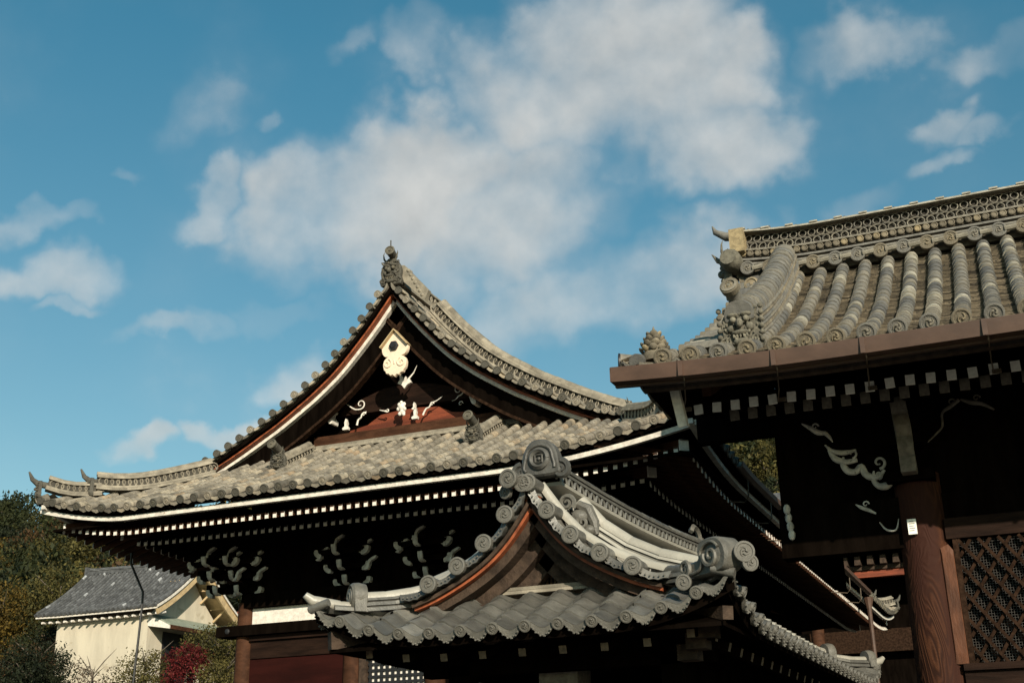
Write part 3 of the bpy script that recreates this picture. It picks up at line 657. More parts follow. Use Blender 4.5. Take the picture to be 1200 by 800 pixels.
# white eave board, rafters, corner rafters
b = MB(); fr = [(V3((x, Y0+.16, ZE-.185+liftx(x)*.92)), V3((0, 1, 0)), V3((0, 0, 1))) for x in np.linspace(XL+.02, XR-.02, 61)]
b.sweep([(0, -.045), (.10, -.045), (.10, .045), (0, .045)], fr); b.build('white_eave_board', 'edge_white', hall)
for sx in (1, -1):
    b = MB(); fr = [(V3(((XR-.16) if sx > 0 else (XL+.16), y, ZE-.185+lift_side(y)*.92)), V3((-sx, 0, 0)), V3((0, 0, 1))) for y in np.linspace(Y0+.03, Y1-.03, 121)]
    b.sweep([(0, -.045), (.10, -.045), (.10, .045), (0, .045)], fr); b.build('side_eave_board', 'edge_white', hall)
def rafter_mesh(name, L, w, h, wm='dark_wood', em='white_paint'):
    b = MB(); b.beam((0, 0, 0), (0, L, .30*L), w, h, mi=0); b.box(-w/2-.001, w/2+.001, -.006, .012, -h/2-.001, h/2+.001, 1); me = b.mesh(name, [wm, em]); fixn(me); return me
rm1 = rafter_mesh('flying_rafter', 1.5, .075, .105, 'brown_wood'); rm2 = rafter_mesh('base_rafter', 2.2, .08, .105)
for k, x in enumerate(np.arange(XL+.72, XR-.6, .187)):
    inst('flying_rafter', rm1, hall, Matrix.Translation((x, Y0+.45, ZE-.42+liftx(x)*.80)))
for x in np.arange(XL+1.65, XR-1.5, .187):
    inst('base_rafter', rm2, hall, Matrix.Translation((x, Y0+1.45, ZE-.46+liftx(x)*.6)))
for sx in (1, -1):
    for me, nm, xo, zo, lf, y0, n in ((rm1, 'flying_rafter', .36, -.50, .8, Y0+.72, 25), (rm2, 'base_rafter', 1.45, -.46, .6, Y0+1.7, 40)):
        R = Matrix.Rotation(sx*PI/2, 4, 'Z'); ys = np.arange(y0, Y1-.7, .27); stuff = MB()
        for k, y in enumerate(ys):
            mw = Matrix.Translation(((XR-xo) if sx > 0 else (XL+xo), y, ZE+zo+lift_side(y)*lf)) @ R
            if k < n and sx > 0: inst(nm, me, hall, mw)
            else:
                for mi in (0, 1):
                    stuff.add([mw @ v.co for v in me.vertices], [tuple(p.vertices) for p in me.polygons if p.material_index == mi], mi)
        o = stuff.build(nm, ['brown_wood' if nm[0] == 'f' else 'dark_wood', 'white_paint'], hall); o['kind'] = 'stuff'
for sx in (1, -1):
    for yf in (1, -1):
        yy = Y0 if yf > 0 else Y1
        for nm, d0, z0, w, h in (('corner_rafter', .45, ZE-(.06 if sx > 0 else .18), .17, .19), ('lower_corner_rafter', 1.30, ZE-.24, .17, .20)):
            b = MB(); a = V3(((XR-d0) if sx > 0 else (XL+d0), yy+yf*d0, z0)); c = a+V3((-sx*2.6, yf*2.6, .55)); b.beam(a, c, w, h); b.build(nm, 'brown_wood', hall)
            d = V3((-sx, yf, 0)).normalized(); b = MB(); b.beam(a-d*.012, a+d*.03, w+.004, h+.004); b.build('rafter_cap', 'white_paint', hall)
# soffit (boards above the rafters)
def soffit(parent, pts, name='soffit_boards', m='dark_wood', th=.05):
    b = MB(); vs = [V3(p) for p in pts]+[V3(p)+V3((0, 0, th)) for p in pts]; n = len(pts); b.add(vs, [tuple(range(n)), tuple(range(2*n-1, n-1, -1))]+[(i, (i+1) % n, n+(i+1) % n, n+i) for i in range(n)]); return b.build(name, m, parent)
zs0, zs1 = ZE-.26, ZE+.55
la, ra, lb, rb = XL+.3, XR-.3, XL+3.0, XR-3.4
for q in ([(la, Y0+.3, zs0), (ra, Y0+.3, zs0), (rb, Y0+3, zs1), (lb, Y0+3, zs1)], [(ra, Y0+.3, zs0), (ra, Y1-.3, zs0), (rb, Y1-3, zs1), (rb, Y0+3, zs1)], [(la, Y0+.3, zs0), (lb, Y0+3, zs1), (lb, Y1-3, zs1), (la, Y1-.3, zs0)]): soffit(hall, q)
# walls, columns, tie beams
XW, YW = 3.85, 23.1
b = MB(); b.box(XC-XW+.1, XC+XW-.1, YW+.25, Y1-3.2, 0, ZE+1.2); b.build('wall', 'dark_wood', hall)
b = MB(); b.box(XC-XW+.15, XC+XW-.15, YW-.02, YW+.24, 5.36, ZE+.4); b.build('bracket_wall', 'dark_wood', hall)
colx = [-16.05, -13.35, -11.45, -8.95]
for x in colx:
    b = MB(); b.lathe([(.2, 0), (.215, 1.5), (.21, 4), (.19, 5.75)], (x, YW, 0), (0, 0, 1), 20); b.build('column', 'brown_wood', hall)
for y in np.linspace(YW+3.5, Y1-3.5, 7):
    b = MB(); b.lathe([(.2, 0), (.21, 3), (.19, 5.75)], (-8.75, y, 0), (0, 0, 1), 14); b.build('column', 'brown_wood', hall)
b = MB(); b.box(-16.62, -8.6, YW-.30, YW+.20, 5.03, 5.25); tb = b.build('tie_beam', 'dark_wood', hall)
b = MB(); b.lathe([(.06, 0), (.06, .02), (.03, .035), (.005, .035)], (-16.32, YW-.30, 5.14), (0, -1, 0), 12); b.build('beam_boss', 'black_metal', tb)
b = MB(); b.box(-15.86, -9.1, YW-.06, YW+.02, 5.27, 5.62); b.build('white_plaster_strip', 'white_paint', hall)
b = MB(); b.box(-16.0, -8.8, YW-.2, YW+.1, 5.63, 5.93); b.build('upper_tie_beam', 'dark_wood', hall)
b = MB(); b.box(-15.85, -13.5, YW-.16, YW+.02, 4.92, 5.02); b.box(-15.85, -13.5, YW-.09, YW+.02, 4.55, 4.91); b.build('wall_panel', 'panel_wood', hall)
b = MB(); b.box(-15.85, -13.5, YW-.085, YW+.02, 3.2, 4.53); b.build('lower_wall_panel', 'wine_wood', hall)
b = MB(); b.box(-13.13, -12.97, YW-.14, YW+.02, 3.0, 4.9); b.build('window_jamb', 'aged_wood', hall)
b = MB()
for i in range(13): b.box(-12.93+i*.13, -12.87+i*.13, YW-.07, YW-.04, 3.2, 4.62)
for i in range(12): b.box(-12.95, -11.3, YW-.075, YW-.045, 3.25+i*.125, 3.30+i*.125)
b.build('window_grille', 'black_metal', hall)
b = MB(); b.box(-12.95, -11.3, YW-.03, YW+.0, 3.2, 4.65); b.build('window_paper', 'white_paint', hall)
# bracket clusters above the columns
def bracket_set(parent, x, y, z, s=1.0, corner=0):
    b = MB()
    for st in range(3):
        yy = y-.30*st*s; zz = z+.36*st*s
        hw = (.52+.13*st)*s
        b.box(x-.075*s, x+.075*s, yy-.42*s, y, zz, zz+.16*s, 0)
        b.box(x-hw, x+hw, yy-.06*s, yy+.06*s, zz+.01, zz+.15*s, 0)
        for k in (-1, 0, 1):
            b.box(x+k*hw*.86-.1*s, x+k*hw*.86+.1*s, yy-.1*s, yy+.1*s, zz+.17*s, zz+.30*s, 0)
    o = b.build('bracket_set', 'dark_wood', parent)
    def fin(): b.build('painted_arm_end', 'carving_white', o)
    for st in range(3):
        yy = y-.30*st*s; zz = z+.36*st*s; hw = (.52+.13*st)*s
        for k in (-1, 1):
            b = MB()   # painted undersides that curl up towards the arm ends
            prof_ = [(0, -.10), (.10, -.09), (.19, -.03), (.235, .06), (.22, .14), (.12, .14), (.10, .07), (.05, .02), (0, 0)]
            b.extrude(rounded([(a*s*.95, c_*s*.95) for a, c_ in prof_], 3), (x+k*(hw-.16*s), yy-.066*s, zz+.02), (k, 0, 0), (0, 0, 1), (0, 1, 0), .132*s); fin()
        prof_ = [(.0, -.09), (.12, -.07), (.20, .0), (.24, .15), (.19, .15), (.15, .03), (.10, -.03), (0, -.05)]
        b = MB(); b.extrude(rounded([(a*s*1.05, c_*s*1.0) for a, c_ in prof_], 3), (x-.068*s, yy-.24*s, zz+.02), (0, -1, 0), (0, 0, 1), (1, 0, 0), .136*s); fin()
    # upswept tail arm
    for xo, zo in ((.62, .72), (-.25, .92), (.78, .26), (-.72, .62)):
        b = MB(); b.extrude(rounded([(-.09*s, .0), (.015*s, -.015*s), (.065*s, .08*s), (.10*s, .19*s), (.27*s, .28*s), (.25*s, .335*s), (.075*s, .26*s), (.02*s, .18*s), (-.02*s, .07*s)], 4), (x+xo*s, y-.62*s, z+zo*s), (1, 0, 0), (0, 0, 1), (0, 1, 0), .11*s); fin()
for x in colx[:3]: bracket_set(hall, x, YW-.1, 5.95, .78)
bracket_set(hall, -16.5, YW-.25, 5.95, .78); bracket_set(hall, -8.95, YW-.1, 5.95, .78)
# downpipe-like cable from the left corner bracket
b = MB(); b.tube([(-18.84, 22.5, 7.2), (-18.84, 22.5, 6.79), (-18.68, 22.5, 6.52), (-18.44, 22.5, 6.12), (-18.43, 22.5, 5.8), (-18.46, 22.5, 5.0), (-18.5, 22.5, 4.1), (-18.5, 22.5, 0)], .026, 6)
b.build('lightning_cable', 'black_metal', hall)
# side gutter with hooks
def gutterA():
    b = MB(); fr = [(V3((XR+.05, y, ZE-.04+lift_side(y))), V3((1, 0, 0)), V3((0, 0, 1))) for y in np.linspace(Y0+2.5, Y1-8.3, 60)]
    b.sweep([(-.08, .05), (-.07, -.05), (0, -.09), (.07, -.05), (.08, .05), (.06, .05), (.05, -.03), (0, -.065), (-.05, -.03), (-.06, .05)], fr); o = b.build('side_gutter', 'gutter_brown', hall)
    for y in np.arange(Y0+3.2, Y1-8.5, 2.1):
        z = ZE-.15+lift_side(y); h = MB(); h.tube([(XR+.04, y, z), (XR+.03, y, z-.32), (XR-.05, y, z-.42), (XR-.5, y, z-.36)], .014, 5); h.build('gutter_hook', 'hook_metal', o)
    h = MB(); h.tube([(XR+.02, Y1-8.4, ZE-.2), (XR+.02, Y1-8.4, ZE-.55), (XR+.02, Y1-8.4, ZE-3)], [.16, .07, .06], 8); h.build('downpipe', 'gutter_brown', o)
gutterA()

# ================================================================== RIGHT HALL (long side towards the viewer)
sh = thing('side_hall', (0, 19, 0), 'dark timber hall with brown metal gutter, lattice window and steep tile rows above', 'temple hall')
BX0, BX1, BY0, BZ = -4.44, 5.2, 14.3, 6.66
def liftB(x): return .12*max(0, (-(x)-1.6)/2.8)**2
fB = Slope(lambda s, d: (s, BY0+d, BZ+.42*d+.037*d*d+liftB(s)*max(0, 1-d/3)), (1, 0, 0))
def tB(k): return rng.choice([.05+.2*rng.rand(), .3+.5*rng.rand(), .5+.3*rng.rand(), .86+.14*rng.rand()], p=[.22, .40, .28, .10])
hm = ['hall_tile', 'hall_pan', 'dark_wood', 'hall_disc']
XVB = -3.72
mb = MB(); rowsB, eB = tile_slope(mb, fB, XVB, BX1, .357, lambda s: 4.9, .106, .25, .085, tints=tB, depth=.05, th=.034, lip=.06)
mroof = mb.build('main_roof', hm, sh)
mb = MB(); _, eB2 = tile_slope(mb, fB, BX0+.02, XVB, .357, lambda s: max(.13, s-BX0+.0), .10, .235, .10, tints=tB, depth=.045)
sk2 = mb.build('corner_skirt_roof', hm, sh)
dB = [disc_mesh('disc_hall_a', 'hall_disc', comma=3, beads=16, n=26, depth=.6), disc_mesh('disc_hall_b', 'hall_disc', comma=2, beads=12, n=26, depth=.6), disc_mesh('disc_hall_c', 'hall_tile', comma=3, beads=16, n=26, depth=.6)]
put_discs(mroof, 'eave_tile_end', dB, [(O+W*.03+V3((0, 0, .03)), W, .115, random.uniform(0, 3)) for O, W in eB])
put_discs(sk2, 'eave_tile_end', dB, [(O+W*.03+V3((0, 0, .03)), W, .115, random.uniform(0, 3)) for O, W in eB2[1:]])
# left skirt slope
lB = Slope(lambda s, d: (BX0+d, s, BZ+.42*d+.037*d*d+.14*max(0, 1-(s-BY0)/3)**2), (0, 1, 0))
mb = MB(); _, e3 = tile_slope(mb, lB, BY0, 16.5, .357, lambda s: min(.9, max(.13, s-BY0)), .082, .235, .10, tints=tB)
for O, W in e3[1:]: mb.lathe([(.10, -.05), (.11, .02), (.085, .03), (.08, .01), (.01, .01)], O, W, 12, 3, rng.rand())
mb.build('left_skirt_roof', hm, sh)
# rear slope of the gable (seen only from the side)
rB = Slope(lambda s, d: (s, 24.3-d, BZ+.42*d+.037*d*d), (1, 0, 0))
mb = MB(); tile_slope(mb, rB, XVB, BX1, .357, lambda s: 4.9, .082, .4, .4, tints=tB); mb.build('rear_roof', hm, sh)
# verge tiles on the left edge
mb = MB(); vend = []
for i in range(15):
    d = .55+4.35*i/14; P, S, U = fB.frame(XVB, d); vend.append((P+U*.05+V3((-.05, 0, 0)), V3((-1, 0, 0))))
    cover_row(mb, [P+U*.05+V3((-.05, 0, 0)), P+U*.07+V3((.42, 0, 0))], .10, .42, 0, tints=tB)
    P2 = fB.pt(XVB, d+.15, .0); mb.box(P2.x-.03, P2.x+.3, P2.y-.14, P2.y+.14, P2.z-.08, P2.z+.0, 1, rng.rand())
vr = mb.build('verge_tiles', hm, sh); put_discs(vr, 'verge_tile_end', dB, [(O+W*.02, W, .105, 0) for O, W in vend])
b = MB(); fr = []
for k in range(21):
    P, S, U = fB.frame(XVB+.12, .5+4.4*k/20); fr.append((P, V3((1, 0, 0)), U))
b.sweep([(0, -.12), (.12, -.12), (.12, -.55), (0, -.55)], fr); b.build('bargeboard', 'brown_wood', sh)
# descending ridge: wide curved cap over many thin courses
pth = []
for k in range(22):
    d = .62+(4.75-.62)*k/21; pth.append(fB.pt(-2.98, d, .02))
LY = [l for k in range(8) for l in ((.200+.004*(k % 2), .038, 0 if k % 3 else 2), (.190, .014, 1))]
ridge(sh, 'descending_ridge', ['hall_tile', 'hall_pan', 'hall_disc'], pth, LY, .20, .20, tr=(.25, .78))
o = fB.pt(-2.98, .58, 0); b = MB(); demon(b, o+V3((0, -.05, -.02)), (1, 0, 0), (0, 0, 1), (0, -1, 0), .50, .62, horns=False)
for s in (-1, 1):
    for k in range(6): b.ball(o+V3((s*.27, -.12, .06+.09*k)), .036, tint=.5)
b.build('ridge_end_ogre_tile', 'hall_carve', sh)
b = MB(); bird_pipe(b, o+V3((0, .1, .52)), (-.10, -.80, .42), .50, .10); put = b.build('ridge_round_tile', 'hall_tile', sh)
e = o+V3((0, .1, .52))+V3((-.10, -.80, .42)).normalized()*.50; inst('round_tile_face', dB[0], put, face_m(e, V3((-.10, -.80, .30)), s=.125))
# main ridge
RY = BY0+4.95; RZ = 9.70
def ridge_z(x): return RZ+.12*max(0, (-x-2.2)/1.6)**2
xs_ = np.linspace(-3.85, BX1, 40); fr = [(V3((x, RY+.12, ridge_z(x))), V3((0, 1, 0)), V3((0, 0, 1))) for x in xs_]
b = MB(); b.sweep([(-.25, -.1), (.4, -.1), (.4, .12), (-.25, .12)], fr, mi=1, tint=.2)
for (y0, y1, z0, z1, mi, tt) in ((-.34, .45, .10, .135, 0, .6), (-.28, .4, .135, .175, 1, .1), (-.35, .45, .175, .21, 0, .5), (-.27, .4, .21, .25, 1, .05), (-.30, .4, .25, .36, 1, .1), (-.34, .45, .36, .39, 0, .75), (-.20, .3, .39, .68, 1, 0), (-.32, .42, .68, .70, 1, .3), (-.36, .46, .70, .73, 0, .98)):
    b.sweep([(y0, z0), (y1, z0), (y1, z1), (y0, z1)], fr, mi=mi, tint=tt)
for x in np.arange(-3.7, BX1, .128): b.lathe([(.055, -.1), (.055, .03), (.042, .04), (.036, .028), (.005, .03)], (x, RY+.12-.31, ridge_z(x)+.305), (0, -1, 0), 12, 2, rng.rand())
for r_ in range(2):
    for i, x in enumerate(np.arange(-3.75, BX1, .15)):
        x += .075*(r_ % 2); c = V3((x, RY+.12-.235-.006*(i % 2), ridge_z(x)+.462+.145*r_)); ring_tube(b, c, V3((1, 0, 0)), V3((0, 0, 1)), .135, .078, .0105, n=16, tint=.5+.4*rng.rand())
for x in np.arange(-3.6, BX1, .8): b.tube([(x, RY-.05, ridge_z(x)+.70), (x, RY-.05, ridge_z(x)+.82)], .022, 6, 0, 0)
for x in np.arange(-3.75, BX1, .4): b.box(x, x+.13, RY-.26, RY+.4, ridge_z(x)+.729, ridge_z(x)+.755, 0, .97)
mrg = b.build('main_ridge', hm[:2]+['hall_disc'], sh)
put_discs(mrg, 'ridge_disc', dB, [(V3((x, RY-.27, ridge_z(x)+.02)), V3((0, -1, 0)), .12, random.uniform(0, 3)) for x in np.arange(-3.63, BX1, .357)])
for x in np.arange(-3.46, BX1, .357):
    b = MB(); b.tube([(x-.09, RY-.26, ridge_z(x)+.02), (x+.09, RY-.26, ridge_z(x)+.03)], .05, 8, 0, .85); b.build('ridge_infill_tile', 'hall_tile', mrg)
# ridge end: ogre tile facing left with post, horn and hooked top
b = MB(); O = V3((-3.98, RY+.05, RZ-.15)); demon(b, O, (0, -1, 0), (0, 0, 1), (-1, 0, 0), .55, .72)
b.tube([O+V3((-.05, 0, .55)), O+V3((-.20, 0, .62)), O+V3((-.30, 0, .76))], [.06, .045, .008], 8)
b.box(O.x+.0, O.x+.36, O.y-.42, O.y+.3, O.z-.30, O.z-.18, tint=.4); b.box(O.x-.02, O.x+.34, O.y-.38, O.y+.3, O.z-.17, O.z-.08, tint=.9)
b.tube([O+V3((-.02, -.40, -.22)), O+V3((.38, -.40, -.22))], .07, 10); b.tube([O+V3((-.02, -.37, -.09)), O+V3((.38, -.37, -.09))], .06, 10)
b.lathe([(.17, -.2), (.18, 0), (.18, .10), (.15, .14), (.14, .18), (.01, .18)], O+V3((.10, -.36, .42)), (-.1, -1, .1), 12)
b.build('ridge_end_ogre_tile', 'hall_carve', sh)
b = MB(); b.box(O.x+.10, O.x+.34, O.y-.40, O.y-.1, O.z+.56, O.z+.98, tint=1); b.build('pale_ridge_post', 'hall_disc', sh)
b = MB(); b.tube([O+V3((.75, -.05, 1.00)), O+V3((.3, -.05, .98)), O+V3((-.02, -.05, 1.02)), O+V3((-.20, -.05, 1.14)), O+V3((-.24, -.05, 1.26))], [.075, .09, .08, .05, .012], 10, up=(0, 1, 0)); b.build('hooked_ridge_tip', 'hall_tile', sh)
b = MB(); bird_pipe(b, (-3.55, RY-.35, RZ-.28), (0, -1, .1), .12, .11); b.build('verge_top_tile', 'hall_disc', sh)
# lotus finial and open round tile at the corner
b = MB(); c = V3((-4.06, BY0+.22, BZ+.28))
b.lathe([(.15, -.12), (.16, -.02), (.13, .02), (.14, .06), (.10, .10), (.11, .14), (.06, .18), (.05, .24), (.025, .30), (.004, .36)], c, (0, 0, 1), 14)
for lv, (rr, zz, n) in enumerate(((.17, .03, 9), (.15, .10, 8), (.11, .17, 7), (.07, .24, 5))):
    for k in range(n):
        a = 2*PI*k/n+lv*.4; U = V3((math.cos(a), math.sin(a), 0)); T = V3((-math.sin(a), math.cos(a), 0)); up = (V3((0, 0, 1))*.7+U*.5).normalized()
        b.ball(c+U*rr+V3((0, 0, zz)), (.055, .05, .022), T, up, U.cross(T).cross(U) if False else T.cross(up), n=8, k=5, tint=rng.rand())
b.build('lotus_finial', 'hall_disc', sh)
b = MB(); a = V3((-4.15, BY0+.25, BZ+.17)); d = V3((-1, -.35, .02)).normalized()
q = [a, a+d*.18, a+d*.38]; b.tube(q, [.09, .10, .125], 16, 0, .7); b.lathe([(.125, -.01), (.13, .015), (.105, .02), (.10, -.06), (.004, -.08)], a+d*.38, d, 16, 1, .1); b.build('open_corner_tile', ['hall_tile', 'black_metal'], sh)
# gutter, straps, hooks
b = MB(); fr = [(V3((x, BY0-.26, BZ-.285+liftB(x)*.8)), V3((0, 1, 0)), V3((0, 0, 1))) for x in np.linspace(-4.52, BX1, 30)]
b.sweep([(.03, -.0), (.0, .175), (.0, .185), (.20, .185), (.20, .17), (.02, .17), (.05, .01), (.2, .01), (.2, 0)], fr)
b.sweep([(.18, -.03), (.24, -.03), (.24, .17), (.18, .17)], fr); gut = b.build('gutter', 'gutter_brown', sh)
b = MB(); z = BZ-.285+liftB(-4.5)*.8; b.box(-4.53, -4.515, BY0-.25, BY0-.03, z, z+.18); b.build('gutter_end', 'gutter_brown', gut)
b = MB(); fr2 = [(V3((x, BY0+.12, BZ-.26+liftB(x)*.8)), V3((0, 1, 0)), V3((0, 0, 1))) for x in np.linspace(-4.2, BX1, 20)]
b.sweep([(0, -.06), (.12, -.06), (.12, .10), (0, .10)], fr2); b.build('eave_board', 'aged_wood', sh)
for i, x in enumerate((-3.62, -2.48, -1.44, -.10, 1.1, 2.2)):
    z = BZ-.285+liftB(x)*.8
    b = MB(); b.box(x-.028, x+.028, BY0-.275, BY0-.262, z-.008, z+.187); b.build('gutter_strap', 'gutter_brown', gut)
    b = MB(); xe = (x+.02)*1.106; b.tube([(x+.02, BY0-.20, z), (x+.02, BY0-.17, z-.03), (x*.4+xe*.6, BY0+.75, z+.0), (xe, BY0+1.15, z-.03), (xe+.03, BY0+1.27, z+.02)], .0085, 6); b.box(xe-.02, xe+.09, BY0+1.215, BY0+1.27, z+.0, z+.045); b.build('gutter_hook', 'hook_metal', gut)
# rafters
def rafter_b(name, L, w, h, em):
    b = MB(); b.beam((0, .01, 0), (0, L, .22*L), w-.012, h-.012, mi=0); b.box(-w/2, w/2, -.02, .02, -h/2, h/2, 1); me = b.mesh(name, ['dark_wood', em]); fixn(me); return me
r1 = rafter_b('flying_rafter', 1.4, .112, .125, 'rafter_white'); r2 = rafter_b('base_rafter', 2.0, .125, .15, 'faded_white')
for k, x in enumerate(np.arange(-3.81, BX1-.4, .2485)):
    inst('flying_rafter', r1, sh, Matrix.Translation((x, BY0+1.30+rng.uniform(-.01, .01), BZ-.215+rng.uniform(-.006, .006))) @ Matrix.Rotation(rng.uniform(-.06, .06), 4, 'Y'))
    if x > -3.75: inst('base_rafter', r2, sh, Matrix.Translation((x+.12, BY0+1.82, BZ-.20)) @ Matrix.Rotation(rng.uniform(-.04, .04), 4, 'Y'))
soffit(sh, [(BX0+.15, BY0+.2, BZ-.12), (BX1, BY0+.2, BZ-.12), (BX1, BY0+4.5, BZ+.95), (BX0+.9, BY0+4.5, BZ+.95)])
soffit(sh, [(BX0+.15, BY0+.2, BZ-.12), (BX0+1.0, 16.6, BZ+.30), (BX0+.15, 16.4, BZ-.10)])
b = MB(); b.beam((-3.93, 14.78, BZ+.02), (-3.86, 14.95, BZ-.62), .115, .13, up=(0, 1, 0)); b.build('white_corner_post', 'edge_white', sh)
# column and woodwork
b = MB(); b.lathe([(.335, 0), (.33, 2), (.315, 4), (.30, 5.6)], (-1.285, 17.22, 0), (0, 0, 1), 40); colb = b.build('column', 'column_grain', sh)
b = MB(); b.extrude([(0, 0), (.10, 0), (.13, -.12), (.10, -.24), (.15, -.30), (.20, -.42), (.15, -.56), (.20, -.62), (.24, -.74), (.19, -.84), (.22, -.88), (.22, -1.06), (0, -1.06)], (-1.46, 16.78, 6.58), (0, -1, 0), (0, 0, 1), (1, 0, 0), .20, bevel=.008)
b.v = [(x+(.11*(6.58-z)), y, z) if z > 6.2 else (x+.045, y, z) for x, y, z in b.v]; b.build('carved_beam_nose', 'faded_white', sh)
b = MB()
for k, (zz, ww) in enumerate(((6.50, .26), (6.30, .34), (6.10, .42), (5.6, .62))): b.box(-1.33-ww/2, -1.33+ww/2, 16.84-.02*k, 17.5, zz-.14, zz)
b.build('bracket_blocks', 'dark_wood', sh)
for nm, bx in (('lintel', (-3.15, -1.5, 17.05, 17.4, 4.62, 5.3)), ('upper_wall', (-3.13, BX1, 17.2, 17.38, 5.28, BZ+.4)), ('transom', (-1.0, BX1, 17.15, 17.4, 4.66, 5.32)), ('porch_wall', (-1.0, BX1, 18.6, 23.5, 0, BZ+.6)), ('eave_purlin', (-4.25, -3.13, 17.2, 17.45, 6.44, 7.55)), ('side_wall', (-3.15, -2.95, 17.4, 21.5, 4.8, BZ+.5))):
    b = MB(); b.box(*bx); b.build(nm, 'dark_wood', sh)
b = MB(); b.box(-1.0, BX1, 17.02, 17.14, 4.68, 4.95); b.build('head_beam', 'panel_wood', sh)
b = MB(); b.box(-1.0, BX1, 16.98, 17.2, 2.62, 3.00); b.box(-1.0, BX1, 16.92, 17.1, 3.005, 3.09); b.build('sill_rail', 'panel_wood', sh)
b = MB(); b.extrude([(-1.085, 3.09), (-.93, 3.09), (-.93, 4.52), (-.985, 4.60), (-1.085, 4.56)], (0, 17.1, 0), (1, 0, 0), (0, 0, 1), (0, -1, 0), .15, bevel=.012)
b.build('door_batten', 'batten_wood', sh)
b = MB(); b.box(-.925, -.86, 16.98, 17.08, 3.09, 4.66); b.build('lattice_frame', 'lattice_wood', sh)
b = MB(); LX0, LX1, LZ0, LZ1 = -.86, 2.2, 3.09, 4.66
for sg in (1, -1):
    for k in range(-8, 22):
        x0 = LX0+k*.245; H_ = LZ1-LZ0; run = H_*.72
        xa, za, xb, zb = (x0, LZ0, x0+run, LZ1) if sg > 0 else (x0+run, LZ0, x0, LZ1)
        if max(xa, xb) < LX0+.02 or min(xa, xb) > LX1: continue
        if min(xa, xb) < LX0:
            f = (LX0-min(xa, xb))/run
            if xa < xb: xa, za = LX0, za+(zb-za)*f
            else: xb, zb = LX0, zb-(zb-za)*f
        b.beam((xa, 17.06+.018*sg, za), (xb, 17.06+.018*sg, zb), .040, .034, up=(0, 1, 0))
        m0 = len(b.v)-8
b.build('window_lattice', 'lattice_wood', sh)
b = MB()
for x in np.arange(LX0, LX1, .034): b.box(x, x+.004, 17.115, 17.119, LZ0, LZ1)
for z in np.arange(LZ0, LZ1, .034): b.box(LX0, LX1, 17.120, 17.124, z, z+.004)
b.build('wire_mesh', 'mesh_wire', sh)
# painted cloud carvings on the beams
def cloud(O, pts, w, m='carving_white', s=1.0, lab=None): return carve('painted_cloud_carving', O, pts, w, m=m, parent=sh, scale=s)
cloud((-2.70, 17.0, 6.45), [[(0, .02, .3), (.1, -.05, 1.0), (.22, -.14, 1.4), (.33, -.16, .7)], curl(.18, -.05, .05, 0, 1, .5), [(.3, -.15, 1), (.36, -.22, .9), (.40, -.30, .2)]], .028, m='carving_white')
cloud((-2.36, 17.0, 6.1), [[(-.05, .02, .3), (.05, -.08, .9), (.2, -.12, 1.1), (.36, -.10, .4)], [(0, -.05, .8), (.06, -.18, 1.3), (.2, -.25, 1.2), (.36, -.24, .9)], curl(.30, -.14, .07, -PI/2, .9, .5)], .033)
cloud((-2.16, 17.0, 5.82), [[(-.02, .1, .4), (-.04, 0, 1.0), (.02, -.1, 1.3), (.12, -.12, 1.2), (.2, -.06, 1.3), (.24, -.16, 1.3), (.32, -.22, 1.3), (.42, -.22, 1.0), (.50, -.14, .6)], curl(.44, -.03, .09, -PI/2, 1.1, .6)], .036)
cloud((-1.78, 17.0, 5.56), [[(-.02, .12, .4), (-.04, 0, .9), (.02, -.09, 1.2), (.12, -.10, 1.5), (.20, -.06, .8)], curl(.03, .06, .06, -PI/2, .9, .5)], .034)
cloud((-2.06, 17.0, 5.20), [[(-.03, .05, .3), (.04, 0, 1.0), (.14, -.05, 1.0), (.22, -.10, .5)], curl(.1, .04, .045, 0, 1, .5), [(.25, -.22, .3), (.33, -.33, .6), (.45, -.34, .5), (.50, -.2, .2)]], .024)
cloud((-.95, 17.13, 6.12), [[(-.12, -.1, .3), (.0, 0, .5), (.1, .1, .6), (.12, .28, .7), (.24, .36, 1.1), (.36, .44, 1.0)], curl(.26, .42, .05, 0, 1, .5)], .026, m='faded_white')
cloud((-.55, 17.13, 6.50), [[(-.02, .06, .5), (.1, 0, 1.2), (.24, -.04, 1.0), (.38, -.14, .5)], curl(.18, .05, .05, 0, 1, .5)], .026, m='faded_white')
b = MB()
for k in range(4): b.ball((-3.02+.012*k, 17.0, 5.28-.12*k), (.05, .075, .06), n=8, k=5)
b.build('small_white_nose', 'carving_white', sh)
# notice on the column
b = MB(); b.box(-1.445, -1.335, 16.865, 16.905, 4.755, 4.955, 0, .5)
for k in range(5): b.box(-1.425, -1.365+.012*(k % 2), 16.861, 16.8655, 4.92-.03*k, 4.927-.03*k, 1)
tag(b.build('wall_notice', ['notice_white', 'notice_ink']), 'small white rectangular notice fixed to the grained brown column', 'notice')

